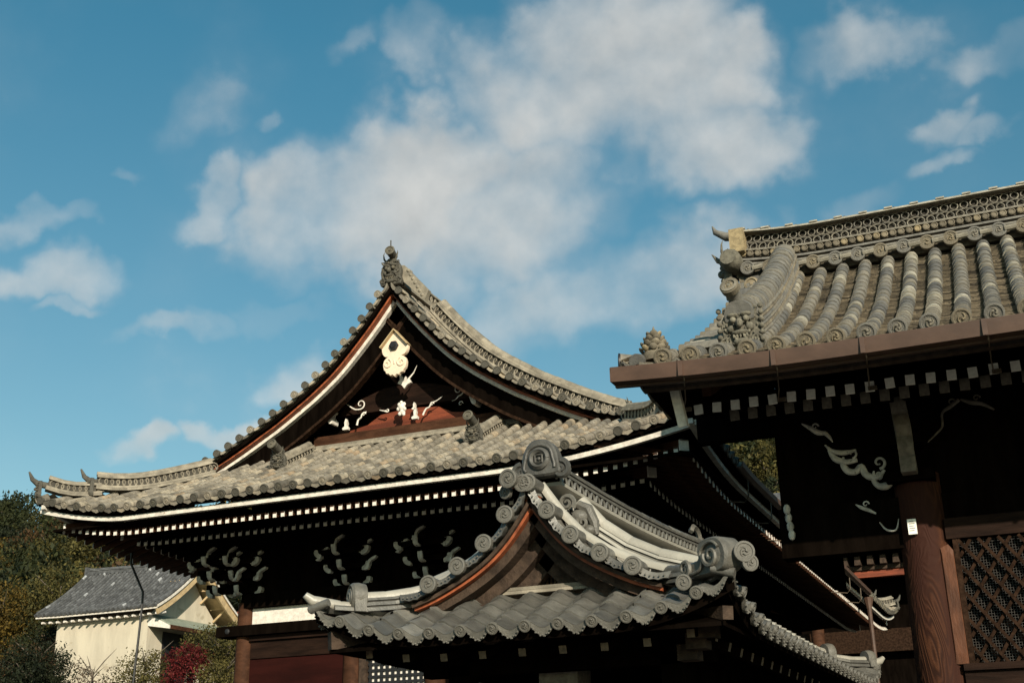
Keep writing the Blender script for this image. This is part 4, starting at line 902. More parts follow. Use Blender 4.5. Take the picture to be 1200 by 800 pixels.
# ================================================================== SMALL ROOFED GATE IN FRONT
gt = thing('gate', (-3.82, 13, 0), 'small gate roofed in silvery grey tiles with swirl discs, standing before the hall', 'gate')
GX, GW, GY0, GY1, GZ = -3.82, 1.78, 9.0, 17.1, 2.85
def liftG(u): return .27*max(0, (abs(u)-.40)/.6)**2.1
def fG(x, d): return GZ+.42*d+.03*d*d+liftG((x-GX)/GW)*max(0, 1-d/1.6)
def liftGs(y):
    e = min(y-GY0, GY1-y); return .27*max(0, (1.25-e)/1.25)**2.1
gf = Slope(lambda s, d: (s, GY0+d, fG(s, d)), (1, 0, 0)); gr = Slope(lambda s, d: (GX+GW-d, s, GZ+.42*d+.03*d*d+liftGs(s)*max(0, 1-d/1.6)), (0, 1, 0)); gl = Slope(lambda s, d: (GX-GW+d, s, GZ+.42*d+.03*d*d+liftGs(s)*max(0, 1-d/1.6)), (0, 1, 0))
gm = ['gate_tile', 'gate_tile', 'dark_wood', 'gate_disc']
def wave(x): # one pantile: steep roll then shallow trough, x in 0..1
    c = math.cos(2*PI*x); return .030*(c if c < 0 else c**.8) + .006*math.sin(2*PI*x)
def wave_slope(mb, sl, s0, s1, pitch, dmax, step, crest=0.0):
    n = int(round((s1-s0)/pitch)); p = (s1-s0)/n; ends = []; K = 12
    for i in range(n):
        sa = s0+p*i; dm = max(dmax(sa+p*.1), dmax(sa+p*.9)); m = max(1, int(round(dm/step)))
        for k in range(m):
            a = dm*k/m; b_ = dm*(k+1)/m+.012; vs = []; j = rng.uniform(-.002, .002); hh = rng.uniform(-.002, .002)
            for d, h in ((a, .0-.016), (a, .018), (a+.012, .021), (b_, 0.0)):
                for q in range(K+1):
                    x = q/K; s_ = sa+p*x+j
                    dd = min(d, dmax(s_)+.05); vs.append(sl.pt(s_, dd, wave(x)+h+hh))
            fs = [(r*(K+1)+q, r*(K+1)+q+1, (r+1)*(K+1)+q+1, (r+1)*(K+1)+q) for r in range(3) for q in range(K)]; mb.add(vs, fs, 0, rng.rand())
        # hanging scalloped lip
        vs = []
        for h0, dd in ((0, -.004), (1, -.012), (1, .012), (0, .02)):
            for q in range(K+1):
                x = q/K; drop = (.026+.034*math.sin(PI*min(1, max(0, (x-.12)/.8)))+.006*abs(math.sin(x*PI*5)))*h0; vs.append(sl.pt(sa+p*x, dd, wave(x)+.012-drop))
        mb.add(vs, [(r*(K+1)+q, r*(K+1)+q+1, (r+1)*(K+1)+q+1, (r+1)*(K+1)+q) for r in range(3) for q in range(K)], 3, rng.rand())
        mb_pts = [sl.pt(sa+p*(.25+.5*f), -.016, wave(.25+.5*f)-.012-.012*math.sin(PI*f*1)) for f in np.linspace(0, 1, 9)]
        for t_, pp in enumerate(mb_pts): mb.ball(pp-V3((0, 0, .012+.01*(t_ % 2))), .0095, n=5, k=3, mi=3, tint=.8)
        P, S, U = sl.frame(sa, 0); T = (V3(sl.f(sa, .1))-V3(sl.f(sa, 0))).normalized(); ends.append((P+U*.012, -T))
        mb.tube([P+U*.006-T*.02, P+U*.010+T*.16], [.040, .034], 10, 0, .6)
    mb.add([sl.pt(s_, d, -.06-h) for h in (0, .05) for s_ in np.linspace(s0, s1, 25) for d in np.linspace(.03, max(.1, dmax(s_)), 6)], [(o_+i*6+k, o_+i*6+k+1, o_+(i+1)*6+k+1, o_+(i+1)*6+k) for o_ in (0, 150) for i in range(24) for k in range(5)]+[(i*6, (i+1)*6, 150+(i+1)*6, 150+i*6) for i in range(24)], 2)
    return ends
dG = [disc_mesh('disc_gate_a', 'gate_disc', comma=3, beads=0, n=28, depth=.5), disc_mesh('disc_gate_b', 'gate_disc', comma=2, beads=0, n=28, depth=.5)]
mb = MB(); eG = wave_slope(mb, gf, GX-GW, GX+GW, .27, lambda s: min(.92, GW-abs(s-GX)+.02), .20); gsk = mb.build('skirt_roof', gm, gt, angle=50)
put_discs(gsk, 'eave_tile_end', dG, [(O+W*.02, W, .050, random.uniform(0, 3)) for O, W in eG[1:]])
for sl, sgn in ((gr, 1), (gl, -1)):
    mb = MB(); e2 = wave_slope(mb, sl, GY0, GY1, .27, lambda s: min(.75, s-GY0+.02, GY1-s+.02), .22); so_ = mb.build('side_roof', gm, gt, angle=50)
    if sgn > 0: put_discs(so_, 'eave_tile_end', dG, [(O+W*.02, W, .043, 0) for O, W in e2[1:]])
grr = Slope(lambda s, d: (s, GY1-d, fG(s, d)), (1, 0, 0)); mb = MB(); wave_slope(mb, grr, GX-GW, GX+GW, .27, lambda s: min(.92, GW-abs(s-GX)+.02), .25); mb.build('rear_roof', gm, gt, angle=50)
# upper gabled roof
GT = [0, .02, .10, .18, .28, .40, .52, .66, .80, .94, 1.08, 1.25]; GP = [4.12, 4.10, 3.96, 3.85, 3.72, 3.60, 3.51, 3.43, 3.36, 3.30, 3.255, 3.22]
def gp(t): return float(np.interp(t, GT, GP))
# smooth the profile
_tt = np.linspace(0, 1.25, 60); _zz = np.array([gp(t) for t in _tt]); 
for _ in range(6): _zz[1:-1] = (_zz[:-2]+_zz[1:-1]*2+_zz[2:])/4
def gp(t): return float(np.interp(t, _tt, _zz))
GV = 9.42; GR_ = GY1-.42
rb_ = MB
for sd in (1, -1):
    al = np.concatenate([[0], np.cumsum(np.hypot(np.diff(_tt), np.diff(_zz)))]); Tm = 1.02; Lm = float(np.interp(Tm, _tt, al)); mb = MB(); vend = []
    for i in range(5):
        t = float(np.interp(.04+(Lm-.06)*i/4.35 + (.0 if i else 0), al, _tt)); t2 = float(np.interp(min(al[-1], .04+(Lm-.06)*(i+1)/4.35), al, _tt)); tm = V3((sd, 0, (gp(t+.01)-gp(t))/.01)).normalized(); U = V3((0, 1, 0)).cross(tm); U = U if U.z > 0 else -U
        P = V3((GX+sd*t, GV, gp(t))); vend.append((P, V3((0, -1, 0)), .076)); P = P+U*.008
        mb.tube([P, P+V3((0, .20, 0)), P+V3((0, .24, .0))], [.060, .058, .056], 18, 0, rng.rand())
        # curved verge tile with patterned lower lip between discs
        q = [t+(t2-t)*f for f in np.linspace(0, 1, 9)]; vs = []
        for y, hm_ in ((.03, 0), (.0, 1), (.02, 1), (.26, 0)):
            for k, tq in enumerate(q):
                sag = .035*math.sin(PI*k/8); h = .030-sag-(.060+.005*math.cos(k*PI))*hm_; vs.append(V3((GX+sd*tq, GV+y, gp(tq)))+U*h)
        mb.add(vs, [(r*9+k, r*9+k+1, (r+1)*9+k+1, (r+1)*9+k) for r in range(3) for k in range(8)], 0, rng.rand())
        for k in range(7): mb.ball(V3((GX+sd*(t+(t2-t)*(.12+.76*k/6)), GV-.006, gp(t+(t2-t)*(.12+.76*k/6))))+U*(.030-.035*math.sin(PI*(.12+.76*k/6))-.034), .0085, n=6, k=4, mi=3, tint=.8)
    # boarding + flat tiles, tile rows running down the slope
    msl = Slope(lambda s, d: (GX+sd*(1.22-d), s, gp(1.22-d)), (0, 1, 0))
    vs = [msl.pt(s_, d, h) for h in (-.022, -.075) for s_ in np.linspace(GV+.10, GR_, 30) for d in np.linspace(.0, 1.2, 13)]
    mb.add(vs, [(o_+i*13+k, o_+i*13+k+1, o_+(i+1)*13+k+1, o_+(i+1)*13+k) for o_ in (0, 390) for i in range(29) for k in range(12)], 1, .6)
    for j, (yy, r_, h_) in enumerate([(GV+.235, .050, .05)]+[(y, .045, .03) for y in np.arange(GV+.95, GR_-.1, .27)]):
        pts = [V3((GX+sd*t, yy, gp(t)))+V3((0, 0, h_)) for t in np.linspace(1.13 if j == 0 else 1.2, .05, 16)]
        cover_row(mb, pts, r_, .30, 1, taper=.96, tints=lambda k: .4+.4*rng.rand())
    mro = mb.build('gable_roof', ['gate_tile', 'gate_bar', 'dark_wood', 'gate_disc'], gt, angle=45)
    put_discs(mro, 'verge_tile_end', dG[:1], [(O+W*.03, W, s_, .4*i) for i, (O, W, s_) in enumerate(vend)])
    # descending ridge just behind the verge
    pts = [V3((GX+sd*t, GV+.62, gp(t)+.05)) for t in np.linspace(.16, 1.22, 14)]
    ridge(gt, 'descending_ridge', ['gate_bar', 'gate_tile'], pts, [(.13, .03, 1), (.10, .018, 1), (.115, .028, 0), (.09, .02, 1), (.10, .026, 0), (.07, .012, 1)], .066, .30)
    b = MB(); o = V3((GX+sd*.20, GV+.50, gp(.20)+.06)); T = V3((sd*.75, 0, -.62)).normalized(); U = V3((sd*.62, 0, .75)).normalized()
    spiral(b, o+V3((0, -.08, .10)), T, U, .075, 1.6, .024); spiral(b, o+T*.17+V3((0, -.06, .03)), T, U, .055, 1.3, .02, a0=PI)
    b.tube([o+U*.12, o+T*.10+U*.14, o+T*.22+U*.08, o+T*.30+U*.01], [.04, .05, .045, .02], 8, up=(0, 1, 0)); b.ball(o+T*.08+U*.04, (.10, .07, .08)); b.ball(o+T*.22-U*.0, (.07, .05, .06)); b.build('cloud_scroll_tile', 'gate_disc', gt)
    # laminated bargeboards
    for nm, o0, o1, y0, y1, m_ in (('verge_batten', .075, .105, GV+.06, GV+.50, 'aged_wood'), ('bargeboard_edge', .105, .128, GV+.10, GV+.50, 'edge_wood'), ('bargeboard', .128, .20, GV+.17, GV+.50, 'aged_wood'), ('inner_bargeboard', .20, .30, GV+.32, GV+.50, 'aged_wood'), ('rear_board', .30, .42, GV+.44, GV+.55, 'aged_wood')):
        b = MB(); fr = []
        for k in range(31):
            t = 1.12*k/30; T = V3((sd*.04, 0, gp(t+.04)-gp(t))).normalized(); Nn = V3((0, 1, 0)).cross(T); Nn = Nn if Nn.z > 0 else -Nn
            kk = 1 if t > .02 else 1.3; fr.append((V3((GX+sd*t, 0, gp(t))), V3((0, 1, 0)), Nn*kk if t > .02 else V3((0, 0, kk))))
        b.sweep([(y0, -o0), (y1, -o0), (y1, -o1), (y0, -o1)], fr); b.build(nm, m_, gt)
# gable infill with slats
b = MB(); b.extrude([(x, gp(abs(x))-.06) for x in np.linspace(-1.0, 1.0, 25)]+[(1.0, 3.1), (-1.0, 3.1)], (GX, GV+.72, 0), (1, 0, 0), (0, 0, 1), (0, 1, 0), .05); b.build('gable_wall', 'dark_wood', gt)
b = MB()
for i in range(-8, 9): b.tube([(GX+.035*i, GV+.70, 3.30), (GX+.035*i, GV+.70, 3.30+max(.05, .34-abs(i)*.033))], .011, 6)
b.build('gable_slats', 'timber_cream', gt)
b = MB(); b.box(GX-.62, GX+.70, GV+.50, GV+.72, 3.235, 3.30); b.box(GX-.80, GX+.80, GV+.42, GV+.66, 3.19, 3.234); b.build('gable_sill', 'aged_wood', gt)
b = MB(); fr = frames_of([V3((GX+x, GY0+.84, fG(GX, .84)+.01)) for x in np.linspace(-1.0, 1.02, 9)])
b.sweep([(-.07, 0), (.07, 0), (.06, .028), (-.06, .028)], fr, mi=0, tint=.9); b.sweep([(-.045, .03), (.06, .03), (.06, .058), (-.045, .058)], fr, mi=0, tint=.4); b.build('gable_foot_ridge', 'old_noshi', gt)
# main ridge with small arches, cap and end scrolls
pts = [V3((GX, y, 4.15+.19*max(0, (y-10.5)/4.6)**2)) for y in np.linspace(GV+.42, 15.1, 20)]
b = MB(); fr = frames_of(pts)
for hw, z0, z1, mi, tt in ((.16, 0, .03, 1, .5), (.12, .03, .12, 2, .1), (.14, .12, .145, 0, .7), (.11, .145, .165, 2, .3), (.135, .165, .19, 0, .6)): b.sweep([(-hw, z0), (hw, z0), (hw, z1), (-hw, z1)], fr, mi=mi, tint=tt)
q = frames_of(resample(pts, .145))
for P, S, U in q[:-1]:
    T = S.cross(U)
    for s in (1, -1): ring_tube(b, P+U*.045+S*(s*.135), T, U, .052, .06, .014, 0, PI, 8, 0, .8)
cover_row(b, [P+U*.19 for P, S, U in fr], .088, .34, 0, taper=.97); b.build('main_ridge', ['gate_tile', 'gate_bar', 'dark_wood'], gt)
def gate_oni(P0, W, s, parent, name, disc=True):
    """rounded cloud-shaped end tile with rim, central ring and side scroll"""
    W = V3(W).normalized(); U = V3((0, 0, 1)).cross(W).normalized()*1; Vv = W.cross(U)*-1; Vv = V3((0, 0, 1)); b = MB(); P0 = V3(P0)
    out = [(-.165, 0), (.165, 0), (.20, .05), (.185, .13), (.165, .22), (.12, .30), (.05, .345), (-.05, .345), (-.12, .30), (-.165, .22), (-.185, .13), (-.20, .05)]
    b.extrude(rounded([(x*s, z*s) for x, z in out], 4), P0-W*.06*s, U, Vv, W, .14*s, 0, .4, bevel=.02*s)
    inner = [(-.13, .04), (-.135, .16), (-.10, .25), (0, .29), (.10, .25), (.135, .16), (.13, .04)]
    b.tube([P0+U*x*s+Vv*z*s+W*.085*s for x, z in rounded(inner, 4)[:-4]], .016*s, 8, up=W)
    ring_tube(b, P0+Vv*.155*s+W*.10*s, U, Vv, .082*s, .082*s, .024*s, n=20)
    ring_tube(b, P0+Vv*.155*s+W*.10*s, U, Vv, .05*s, .05*s, .010*s, a0=PI/4, a1=2*PI+PI/4, n=4)
    b.ball(P0+Vv*.155*s+W*.085*s, (.02*s, .02*s, .02*s))
    for k in (-1, 1):
        spiral(b, P0+U*(k*.20*s)+Vv*.045*s+W*.05*s, U*k, Vv, .085*s, 1.5, .030*s, a0=PI*.5, flip=-1)
        b.ball(P0+U*(k*.20*s)+Vv*.045*s, (.085*s, .08*s, .06*s), U, Vv, W)
    o = b.build(name, 'peak_tile', parent); return o
gate_oni((GX+.02, GV+.34, 4.215), (0, -1, .0), .93, gt, 'gable_peak_tile')
for z, r in ((4.10, .078),): 
    inst('peak_disc', dG[0], gt, face_m((GX-.135, GV-.07, 4.13), (-.1, -1, -.05), s=.082, roll=1)); inst('peak_disc', dG[0], gt, face_m((GX-.20, GV+.02, 4.04), (-.3, -1, -.05), s=.06, roll=2))
b = MB(); e = pts[-1]; ring_tube(b, e+V3((0, -.12, .27)), V3((0, 1, 0)), V3((0, 0, 1)), .20, .13, .035, PI*.9, -.1*PI, 12); b.box(GX-.14, GX+.14, e.y-.04, e.y+.05, 4.0, 4.36, 0, .4); spiral(b, e+V3((0, .12, .20)), (0, 1, 0), (0, 0, 1), .11, 1.1, .04); b.build('ridge_end_scroll', 'gate_disc', gt)
b = MB(); e = pts[-1]; b.extrude([(x, gp(abs(x))-.06) for x in np.linspace(-1.0, 1.0, 15)]+[(1.0, 3.1), (-1.0, 3.1)], (GX, GR_-.4, 0), (1, 0, 0), (0, 0, 1), (0, 1, 0), .05); b.build('rear_gable_wall', 'dark_wood', gt)
# corner ridges
def hipG(sx, yf):
    yy = GY0 if yf else GY1; sgn = 1 if yf else -1; ex_ = GX+sx*GW
    P = lambda d, dz=0: V3((ex_-sx*d, yy+sgn*d, GZ+.42*d+.03*d*d+.27*max(0, 1-d/1.0)**2.0*max(0, 1-d/1.6)+.02+dz)); outd = V3((sx, -sgn, 0)).normalized(); side = outd.cross(V3((0, 0, 1)))
    L3 = [(.085, .035, 1), (.065, .012, 1), (.08, .032, 1), (.06, .012, 1)]
    dm_ = .27 if sx < 0 else .56
    hi = [P(d) for d in np.linspace(.95, dm_, 8)]; lo = [P(d) for d in np.linspace(dm_+.05, .12, 6)]
    ridge(gt, 'hip_ridge', ['gate_bar', 'gate_tile'], hi, L3+[(.07, .025, 1)], .06, .26); ridge(gt, 'lower_hip_ridge', ['gate_bar', 'gate_tile'], lo, L3[:2] if sx < 0 else L3, .04 if sx < 0 else .05, .2)
    for d, s_ in (((dm_, 1.0),) if sx < 0 else ((dm_, 1.0), (.12, .85))):
        o = P(d, .0); b = MB(); b.lathe([(.115*s_, -.06), (.125*s_, 0), (.12*s_, .05), (.10*s_, .07), (.08*s_, .05), (.07*s_, .075), (.01, .075)], o+V3((0, 0, .13*s_)), outd, 18)
        b.extrude([(-.13*s_, 0), (.13*s_, 0), (.115*s_, .12*s_), (-.115*s_, .12*s_)], o-outd*.05, side, (0, 0, 1), outd, .10); spiral(b, o+V3((0, 0, .12*s_))+outd*.07, side, (0, 0, 1), .05*s_, 1.3, .016)
        b.build('hip_end_tile', 'gate_disc', gt)
    b = MB(); o = P(.0, .0); b.tube([P(.16, .05), P(.04, .05), o+outd*.01+V3((0, 0, .055)), o+outd*.07+V3((0, 0, .10))], [.045, .05, .045, .028], 12, up=side); b.build('corner_tip_tile', 'gate_bar', gt)
hipG(-1, True); hipG(1, False); hipG(-1, False)
# the front right corner carries a large cloud tile turned to the side
P = lambda d, dz=0: V3((GX+GW-d, GY0+d, GZ+.42*d+.27*max(0, 1-d/1.0)**2+.03+dz)); outd = V3((1, -1, 0)).normalized()
ridge(gt, 'hip_ridge', ['gate_tile', 'gate_tile'], [P(d) for d in np.linspace(.80, .10, 9)], [(.10, .03, 1), (.075, .014, 1), (.095, .03, 1), (.07, .012, 1)], .065, .3)
b = MB(); o = P(.10); sd_ = V3((1, 1, 0)).normalized()
sc8 = .86
shape = [(-.30, .0), (-.20, -.03), (.16, -.02), (.24, .06), (.235, .17), (.16, .26), (.04, .285), (-.10, .27), (-.14, .20), (-.13, .12), (-.20, .09), (-.31, .08), (-.34, .04)]
U_ = V3((.80, -.60, 0)).normalized(); W_n = V3((-.60, -.80, 0)).normalized()
b.extrude(rounded([(x*sc8, z*sc8) for x, z in shape], 5), o+V3((-.02, 0, .02))-W_n*.06, U_, (0, 0, 1), W_n, .16, bevel=.02, tint=.4)
q0 = o+V3((-.02, 0, .02))+W_n*.115
b.tube([q0+U_*x*sc8+V3((0, 0, z*sc8)) for x, z in rounded([(-.30, .03), (-.22, .0), (-.10, .02), (-.06, .09), (-.08, .16), (-.02, .22), (.08, .235), (.16, .18), (.17, .08)], 4)[:-7]], .012, 8, up=W_n)
spiral(b, q0+U_*-.26+V3((0, 0, .05)), U_, (0, 0, 1), .07, 1.5, .022, a0=-PI/2); spiral(b, q0+U_*.05+V3((0, 0, .10)), U_, (0, 0, 1), .085, 1.4, .020, a0=PI*.9); b.ball(q0+U_*.06+V3((0, 0, .10))-W_n*.02, (.10, .09, .022), U_, V3((0, 0, 1)), W_n)
b.build('corner_cloud_tile', 'gate_disc', gt)
inst('corner_disc', dG[0], gt, face_m(o+U_*.27+V3((0, 0, .12)), (.5, -1, .0), s=.078)); inst('corner_disc', dG[0], gt, face_m(o+U_*.31+V3((0, .05, .04)), (.7, -1, -.1), s=.062))
inst('corner_disc', dG[1], gt, face_m(V3((GX+GW-.36, GY0-.04, GZ+.23)), (0, -1, -.1), s=.060))
# timber under the gate roof
for i in range(9):
    x = GX-1.32+.345*i-.08; b = MB(); b.beam((x, GY0+.30, GZ-.155+liftG((x-GX)/GW)*.6), (x, GY0+1.3, GZ+.12), .062, .062, mi=0, endmat=1); b.build('rafter', ['dark_wood', 'end_grain'], gt)
for i, y in enumerate(np.arange(GY0+.55, GY1-.3, .40)):
    b = MB(); b.beam((GX+GW-.28, y, GZ-.155+liftGs(y)*.6), (GX+GW-1.25, y, GZ+.12), .075, .07, mi=0, endmat=1); b.build('rafter', ['dark_wood', 'end_grain'], gt)
b = MB(); b.beam((GX+GW-.10, GY0+.20, GZ+.02), (GX+GW-1.5, GY0+1.6, GZ+.14), .09, .10); b.build('corner_rafter', 'aged_wood', gt)
b = MB(); b.beam((GX-GW+.10, GY0+.12, GZ+.02), (GX-GW+1.5, GY0+1.5, GZ+.14), .12, .15); b.build('corner_rafter', 'aged_wood', gt)
for pts_ in ([(GX-GW+.1, GY0+.12, GZ-.08), (GX+GW-.1, GY0+.12, GZ-.08), (GX+GW-1.1, GY0+1.2, GZ+.30), (GX-GW+1.1, GY0+1.2, GZ+.30)], [(GX+GW-.12, GY0+.1, GZ-.08), (GX+GW-.12, GY1-.1, GZ-.08), (GX+GW-1.1, GY1-1.2, GZ+.3), (GX+GW-1.1, GY0+1.2, GZ+.3)], [(GX-GW+.12, GY0+.1, GZ-.08), (GX-GW+1.1, GY0+1.2, GZ+.3), (GX-GW+1.1, GY1-1.2, GZ+.3), (GX-GW+.12, GY1-.1, GZ-.08)]): soffit(gt, pts_, th=.03)
for x in (GX-1.0, GX+.95):
    for y in (GY0+1.3, GY1-1.3):
        b = MB(); b.box(x-.1, x+.1, y-.1, y+.1, 0, GZ); b.build('post', 'dark_wood', gt)
    b = MB(); b.box(x-.07, x+.07, GY0+.62, GY1-.6, GZ-.13, GZ+.04); b.build('wall_plate', 'dark_wood', gt)
b = MB(); b.box(GX-1.35, GX+1.3, GY0+1.2, GY0+1.36, GZ-.22, GZ-.02); b.build('front_tie_beam', 'dark_wood', gt)
b = MB(); b.box(GX-.98, GX+.94, GY0+1.35, GY1-1.3, GZ-.02, GZ+.25); b.build('ceiling', 'dark_wood', gt)
b = MB(); b.box(GX-.9, GX+.88, GY1-1.45, GY1-1.35, 0, GZ); b.build('rear_wall', 'dark_wood', gt)
b = MB(); b.box(GX+.85, GX+.93, GY0+1.4, GY1-1.4, 0, GZ-.1); b.build('side_wall', 'dark_wood', gt)
b = MB(); b.box(-4.16, -3.80, 10.45, 10.8, 0, 2.71); b.box(-4.2, -3.76, 10.41, 10.84, 0, .3); b.build('stone_post', 'stone', gt)
for k in range(3):
    b = MB(); b.box(GX+GW-.62+.10*k, GX+GW-.46+.10*k, GY0+.60-.1*k, GY0+.78-.1*k, GZ-.26+.07*k, GZ-.14+.07*k); b.build('corner_bracket_block', 'aged_wood', gt)

# ================================================================== FAR HALL BEHIND
fhl = thing('far_hall', (-4, 64, 0), 'distant hall behind the right column, its brown rafters and red beam catching the sun', 'temple hall')
for k in range(-10, 16):
    b = MB(); x = -7.3+.56*k; b.extrude([(-.14, 11.2), (.14, 11.2), (.11, 11.62), (-.11, 11.62)], (x, 58.4, 0), (1, 0, 0), (0, 0, 1), (0, -1, 0), .9); b.build('rafter', 'aged_wood', fhl)
for nm, bx, m_ in (('eave_purlin', (-14, 3, 57.9, 58.3, 11.02, 11.22), 'aged_wood'), ('red_beam', (-14, 3, 58.0, 58.4, 10.70, 11.0), 'red_wood'), ('wall', (-14, 3, 60, 68, 0, 11.6), 'dark_wood'), ('soffit', (-14.5, 4, 57.6, 69, 11.65, 11.8), 'dark_wood'), ('wall_band', (-12, -2, 59.4, 59.9, 7.55, 8.55), 'lattice_wood')):
    b = MB(); b.box(*bx); b.build(nm, m_, fhl)
for x in (-13, -9.5, -2.5, 2):
    b = MB(); b.lathe([(.3, 0), (.3, 10.7)], (x, 58.2, 0), (0, 0, 1), 16); b.build('column', 'brown_wood', fhl)
b = MB(); b.extrude([(56.8, 11.8), (69.5, 11.8), (66, 14), (63.2, 16.2), (60.4, 14)], (-15, 0, 0), (0, 1, 0), (0, 0, 1), (1, 0, 0), 20); b.build('roof', 'store_tile', fhl)

# ================================================================== STOREHOUSE
st = thing('storehouse', (-42, 51, 5.5), 'cream plastered storehouse with dark grey tiled roof flecked white, below the left eave', 'storehouse')
DX0, DX1, DY0, DYR, DY1, DZ = -45.9, -38.45, 48.0, 51.6, 55.2, 10.55
def zD(d): return DZ+.52*d+.06*d*d
dsl = Slope(lambda s, d: (s, DY0+d, zD(d)+.10*max(0, abs(s+42.2)/3.8-.6)), (1, 0, 0)); dsr = Slope(lambda s, d: (s, DY1-d, zD(d)), (1, 0, 0))
tD = lambda k: rng.rand()
mb = MB(); _, eD = tile_slope(mb, dsl, DX0, DX1, .27, lambda s: 3.55, .078, .30, .26, tints=tD, depth=.04); 
for O, W in eD: mb.lathe([(.062, -.03), (.066, .02), (.01, .02)], O, W, 10, 3, rng.rand())
mb.build('front_roof', ['store_tile', 'store_tile', 'timber_cream', 'store_tile'], st)
mb = MB(); tile_slope(mb, dsr, DX0, DX1, .27, lambda s: 3.55, .062, .4, .4, tints=tD, depth=.02); mb.build('rear_roof', ['store_tile', 'store_tile', 'timber_cream', 'store_tile'], st)
zr = zD(3.55)
ridge(st, 'ridge', ['store_tile', 'store_tile'], [V3((DX0+.1, DYR, zr-.05)), V3((-42.2, DYR, zr-.12)), V3((DX1-.1, DYR, zr-.05))], [(.22, .10, 0), (.18, .08, 1), (.2, .08, 0)], .10, .35)
b = MB(); b.extrude([(-.3, -.2), (.3, -.2), (.26, .35), (-.26, .35)], (DX0+.05, DYR, zr), (0, 1, 0), (0, 0, 1), (-1, 0, 0), .12); b.build('ridge_end_tile', 'store_tile', st)
for sgx, xx in ((1, DX1-.15), (-1, DX0+.15)):
    pts = [dsl.pt(xx, d, .03) for d in np.linspace(.1, 3.5, 10)]
    ridge(st, 'verge_ridge', ['store_tile', 'store_tile'], pts, [(.11, .06, 0)], .07, .3)
b = MB(); zw = DZ-.32; b.box(DX0+.85, DX1-1.05, DY0+.75, DY1-.75, 3.5, zw+.1)
b.build('wall', 'plaster', st)
b = MB(); b.extrude([(DY0+.75, zw), (DY1-.75, zw), (DYR+1.4, zD(1.9)-.35), (DYR, zr-.25), (DYR-1.4, zD(1.9)-.35)], (DX0+.88, 0, 0), (0, 1, 0), (0, 0, 1), (1, 0, 0), DX1-1.08-DX0-.88); b.build('gable_wall', 'plaster', st)
for f, s_ in ((dsl, 1), (dsr, -1)):
    for nm, xx, h0, h1, m_ in (('bargeboard', DX1-.16, -.10, -.46, 'timber_cream'), ('white_verge_edge', DX1-.08, -.02, -.12, 'edge_white')):
        b = MB(); fr = []
        for k in range(15):
            P, S, U = f.frame(xx, .02+3.5*k/14); fr.append((P, V3((1, 0, 0)), U))
        b.sweep([(0, h0), (.10, h0), (.10, h1), (0, h1)], fr); b.build(nm, m_, st)
    b = MB(); fr = [(V3((x, (DY0+.10) if s_ > 0 else (DY1-.10), DZ-.10+.10*max(0, abs(x+42.2)/3.8-.6))), V3((0, 1, 0)), V3((0, 0, 1))) for x in np.linspace(DX0+.05, DX1-.05, 12)]
    b.sweep([(-.03, -.05), (.06, -.02), (.06, .03), (-.03, .03)], fr); b.build('white_eave_edge', 'edge_white', st)
for i in range(16):
    x = DX0+.35+.46*i; b = MB(); z = DZ-.34+.10*max(0, abs(x+42.2)/3.8-.6); b.tube([(x, DY0+.22, z), (x, DY0+.40, z+.01), (x, DY0+.9, z+.12)], [.055, .065, .065], 10); b.build('eave_nose', 'white_paint', st)
b = MB(); soff = [(DX0+.05, DY0+.12, DZ-.14), (DX1-.1, DY0+.12, DZ-.14), (DX1-.1, DY0+1.0, DZ+.2), (DX0+.05, DY0+1.0, DZ+.2)]; soffit(st, soff, 'eave_boards', 'aged_wood', .03)
for k, (yy, zz) in enumerate(((DYR, zr-.45), (DYR+1.15, zr-1.15), (DYR+2.3, zr-1.95), (DYR-1.2, zr-1.15))):
    b = MB(); b.box(DX1-1.2, DX1-.2, yy-.11, yy+.11, zz-.11, zz+.11); b.build('purlin_end', 'timber_cream', st)
    b = MB(); b.beam((DX1-1.05, yy, zz-.7), (DX1-.3, yy, zz-.1), .10, .10); b.build('gable_strut', 'timber_cream', st)
# pent roof on the right wall
b = MB(); b.extrude([(DX1-1.05, 10.35), (DX1+.15, 9.78), (DX1+.15, 9.68), (DX1-1.05, 10.22)], (0, DY0+.9, 0), (1, 0, 0), (0, 0, 1), (0, 1, 0), 5.2); pr_ = b.build('pent_roof', 'green_roof', st)
b = MB(); b.box(DX1+.08, DX1+.22, DY0+.85, DY0+6.15, 9.55, 9.74); b.build('pent_fascia', 'brown_wood', pr_)
b = MB(); b.extrude([(DX1-1.05, 10.30), (DX1+.2, 9.70), (DX1+.2, 9.55), (DX1-1.05, 9.75)], (0, DY0+.74, 0), (1, 0, 0), (0, 0, 1), (0, 1, 0), .12); b.build('pent_end_board', 'white_paint', pr_)
b = MB(); b.box(DX1-1.06, DX1-.99, DY0+1.9, DY0+4.4, 7.2, 9.6); b.build('doorway', 'black_metal', st)
# red roofed outbuilding behind it
ob = thing('outbuilding', (-41, 61, 6), 'small outbuilding with weathered red roof tiles behind the storehouse gable', 'outbuilding')
b = MB(); b.box(-42.6, -38, 60.6, 65, 4, 11.7); b.build('wall', 'aged_wood', ob)
osl = Slope(lambda s, d: (s, 59.8+d, 11.3+.62*d), (1, 0, 0)); mb = MB(); tile_slope(mb, osl, -43.2, -37.4, .3, lambda s: 3.0, .07, .35, .3, depth=.02); mb.build('roof', ['red_tile', 'red_tile', 'dark_wood'], ob)

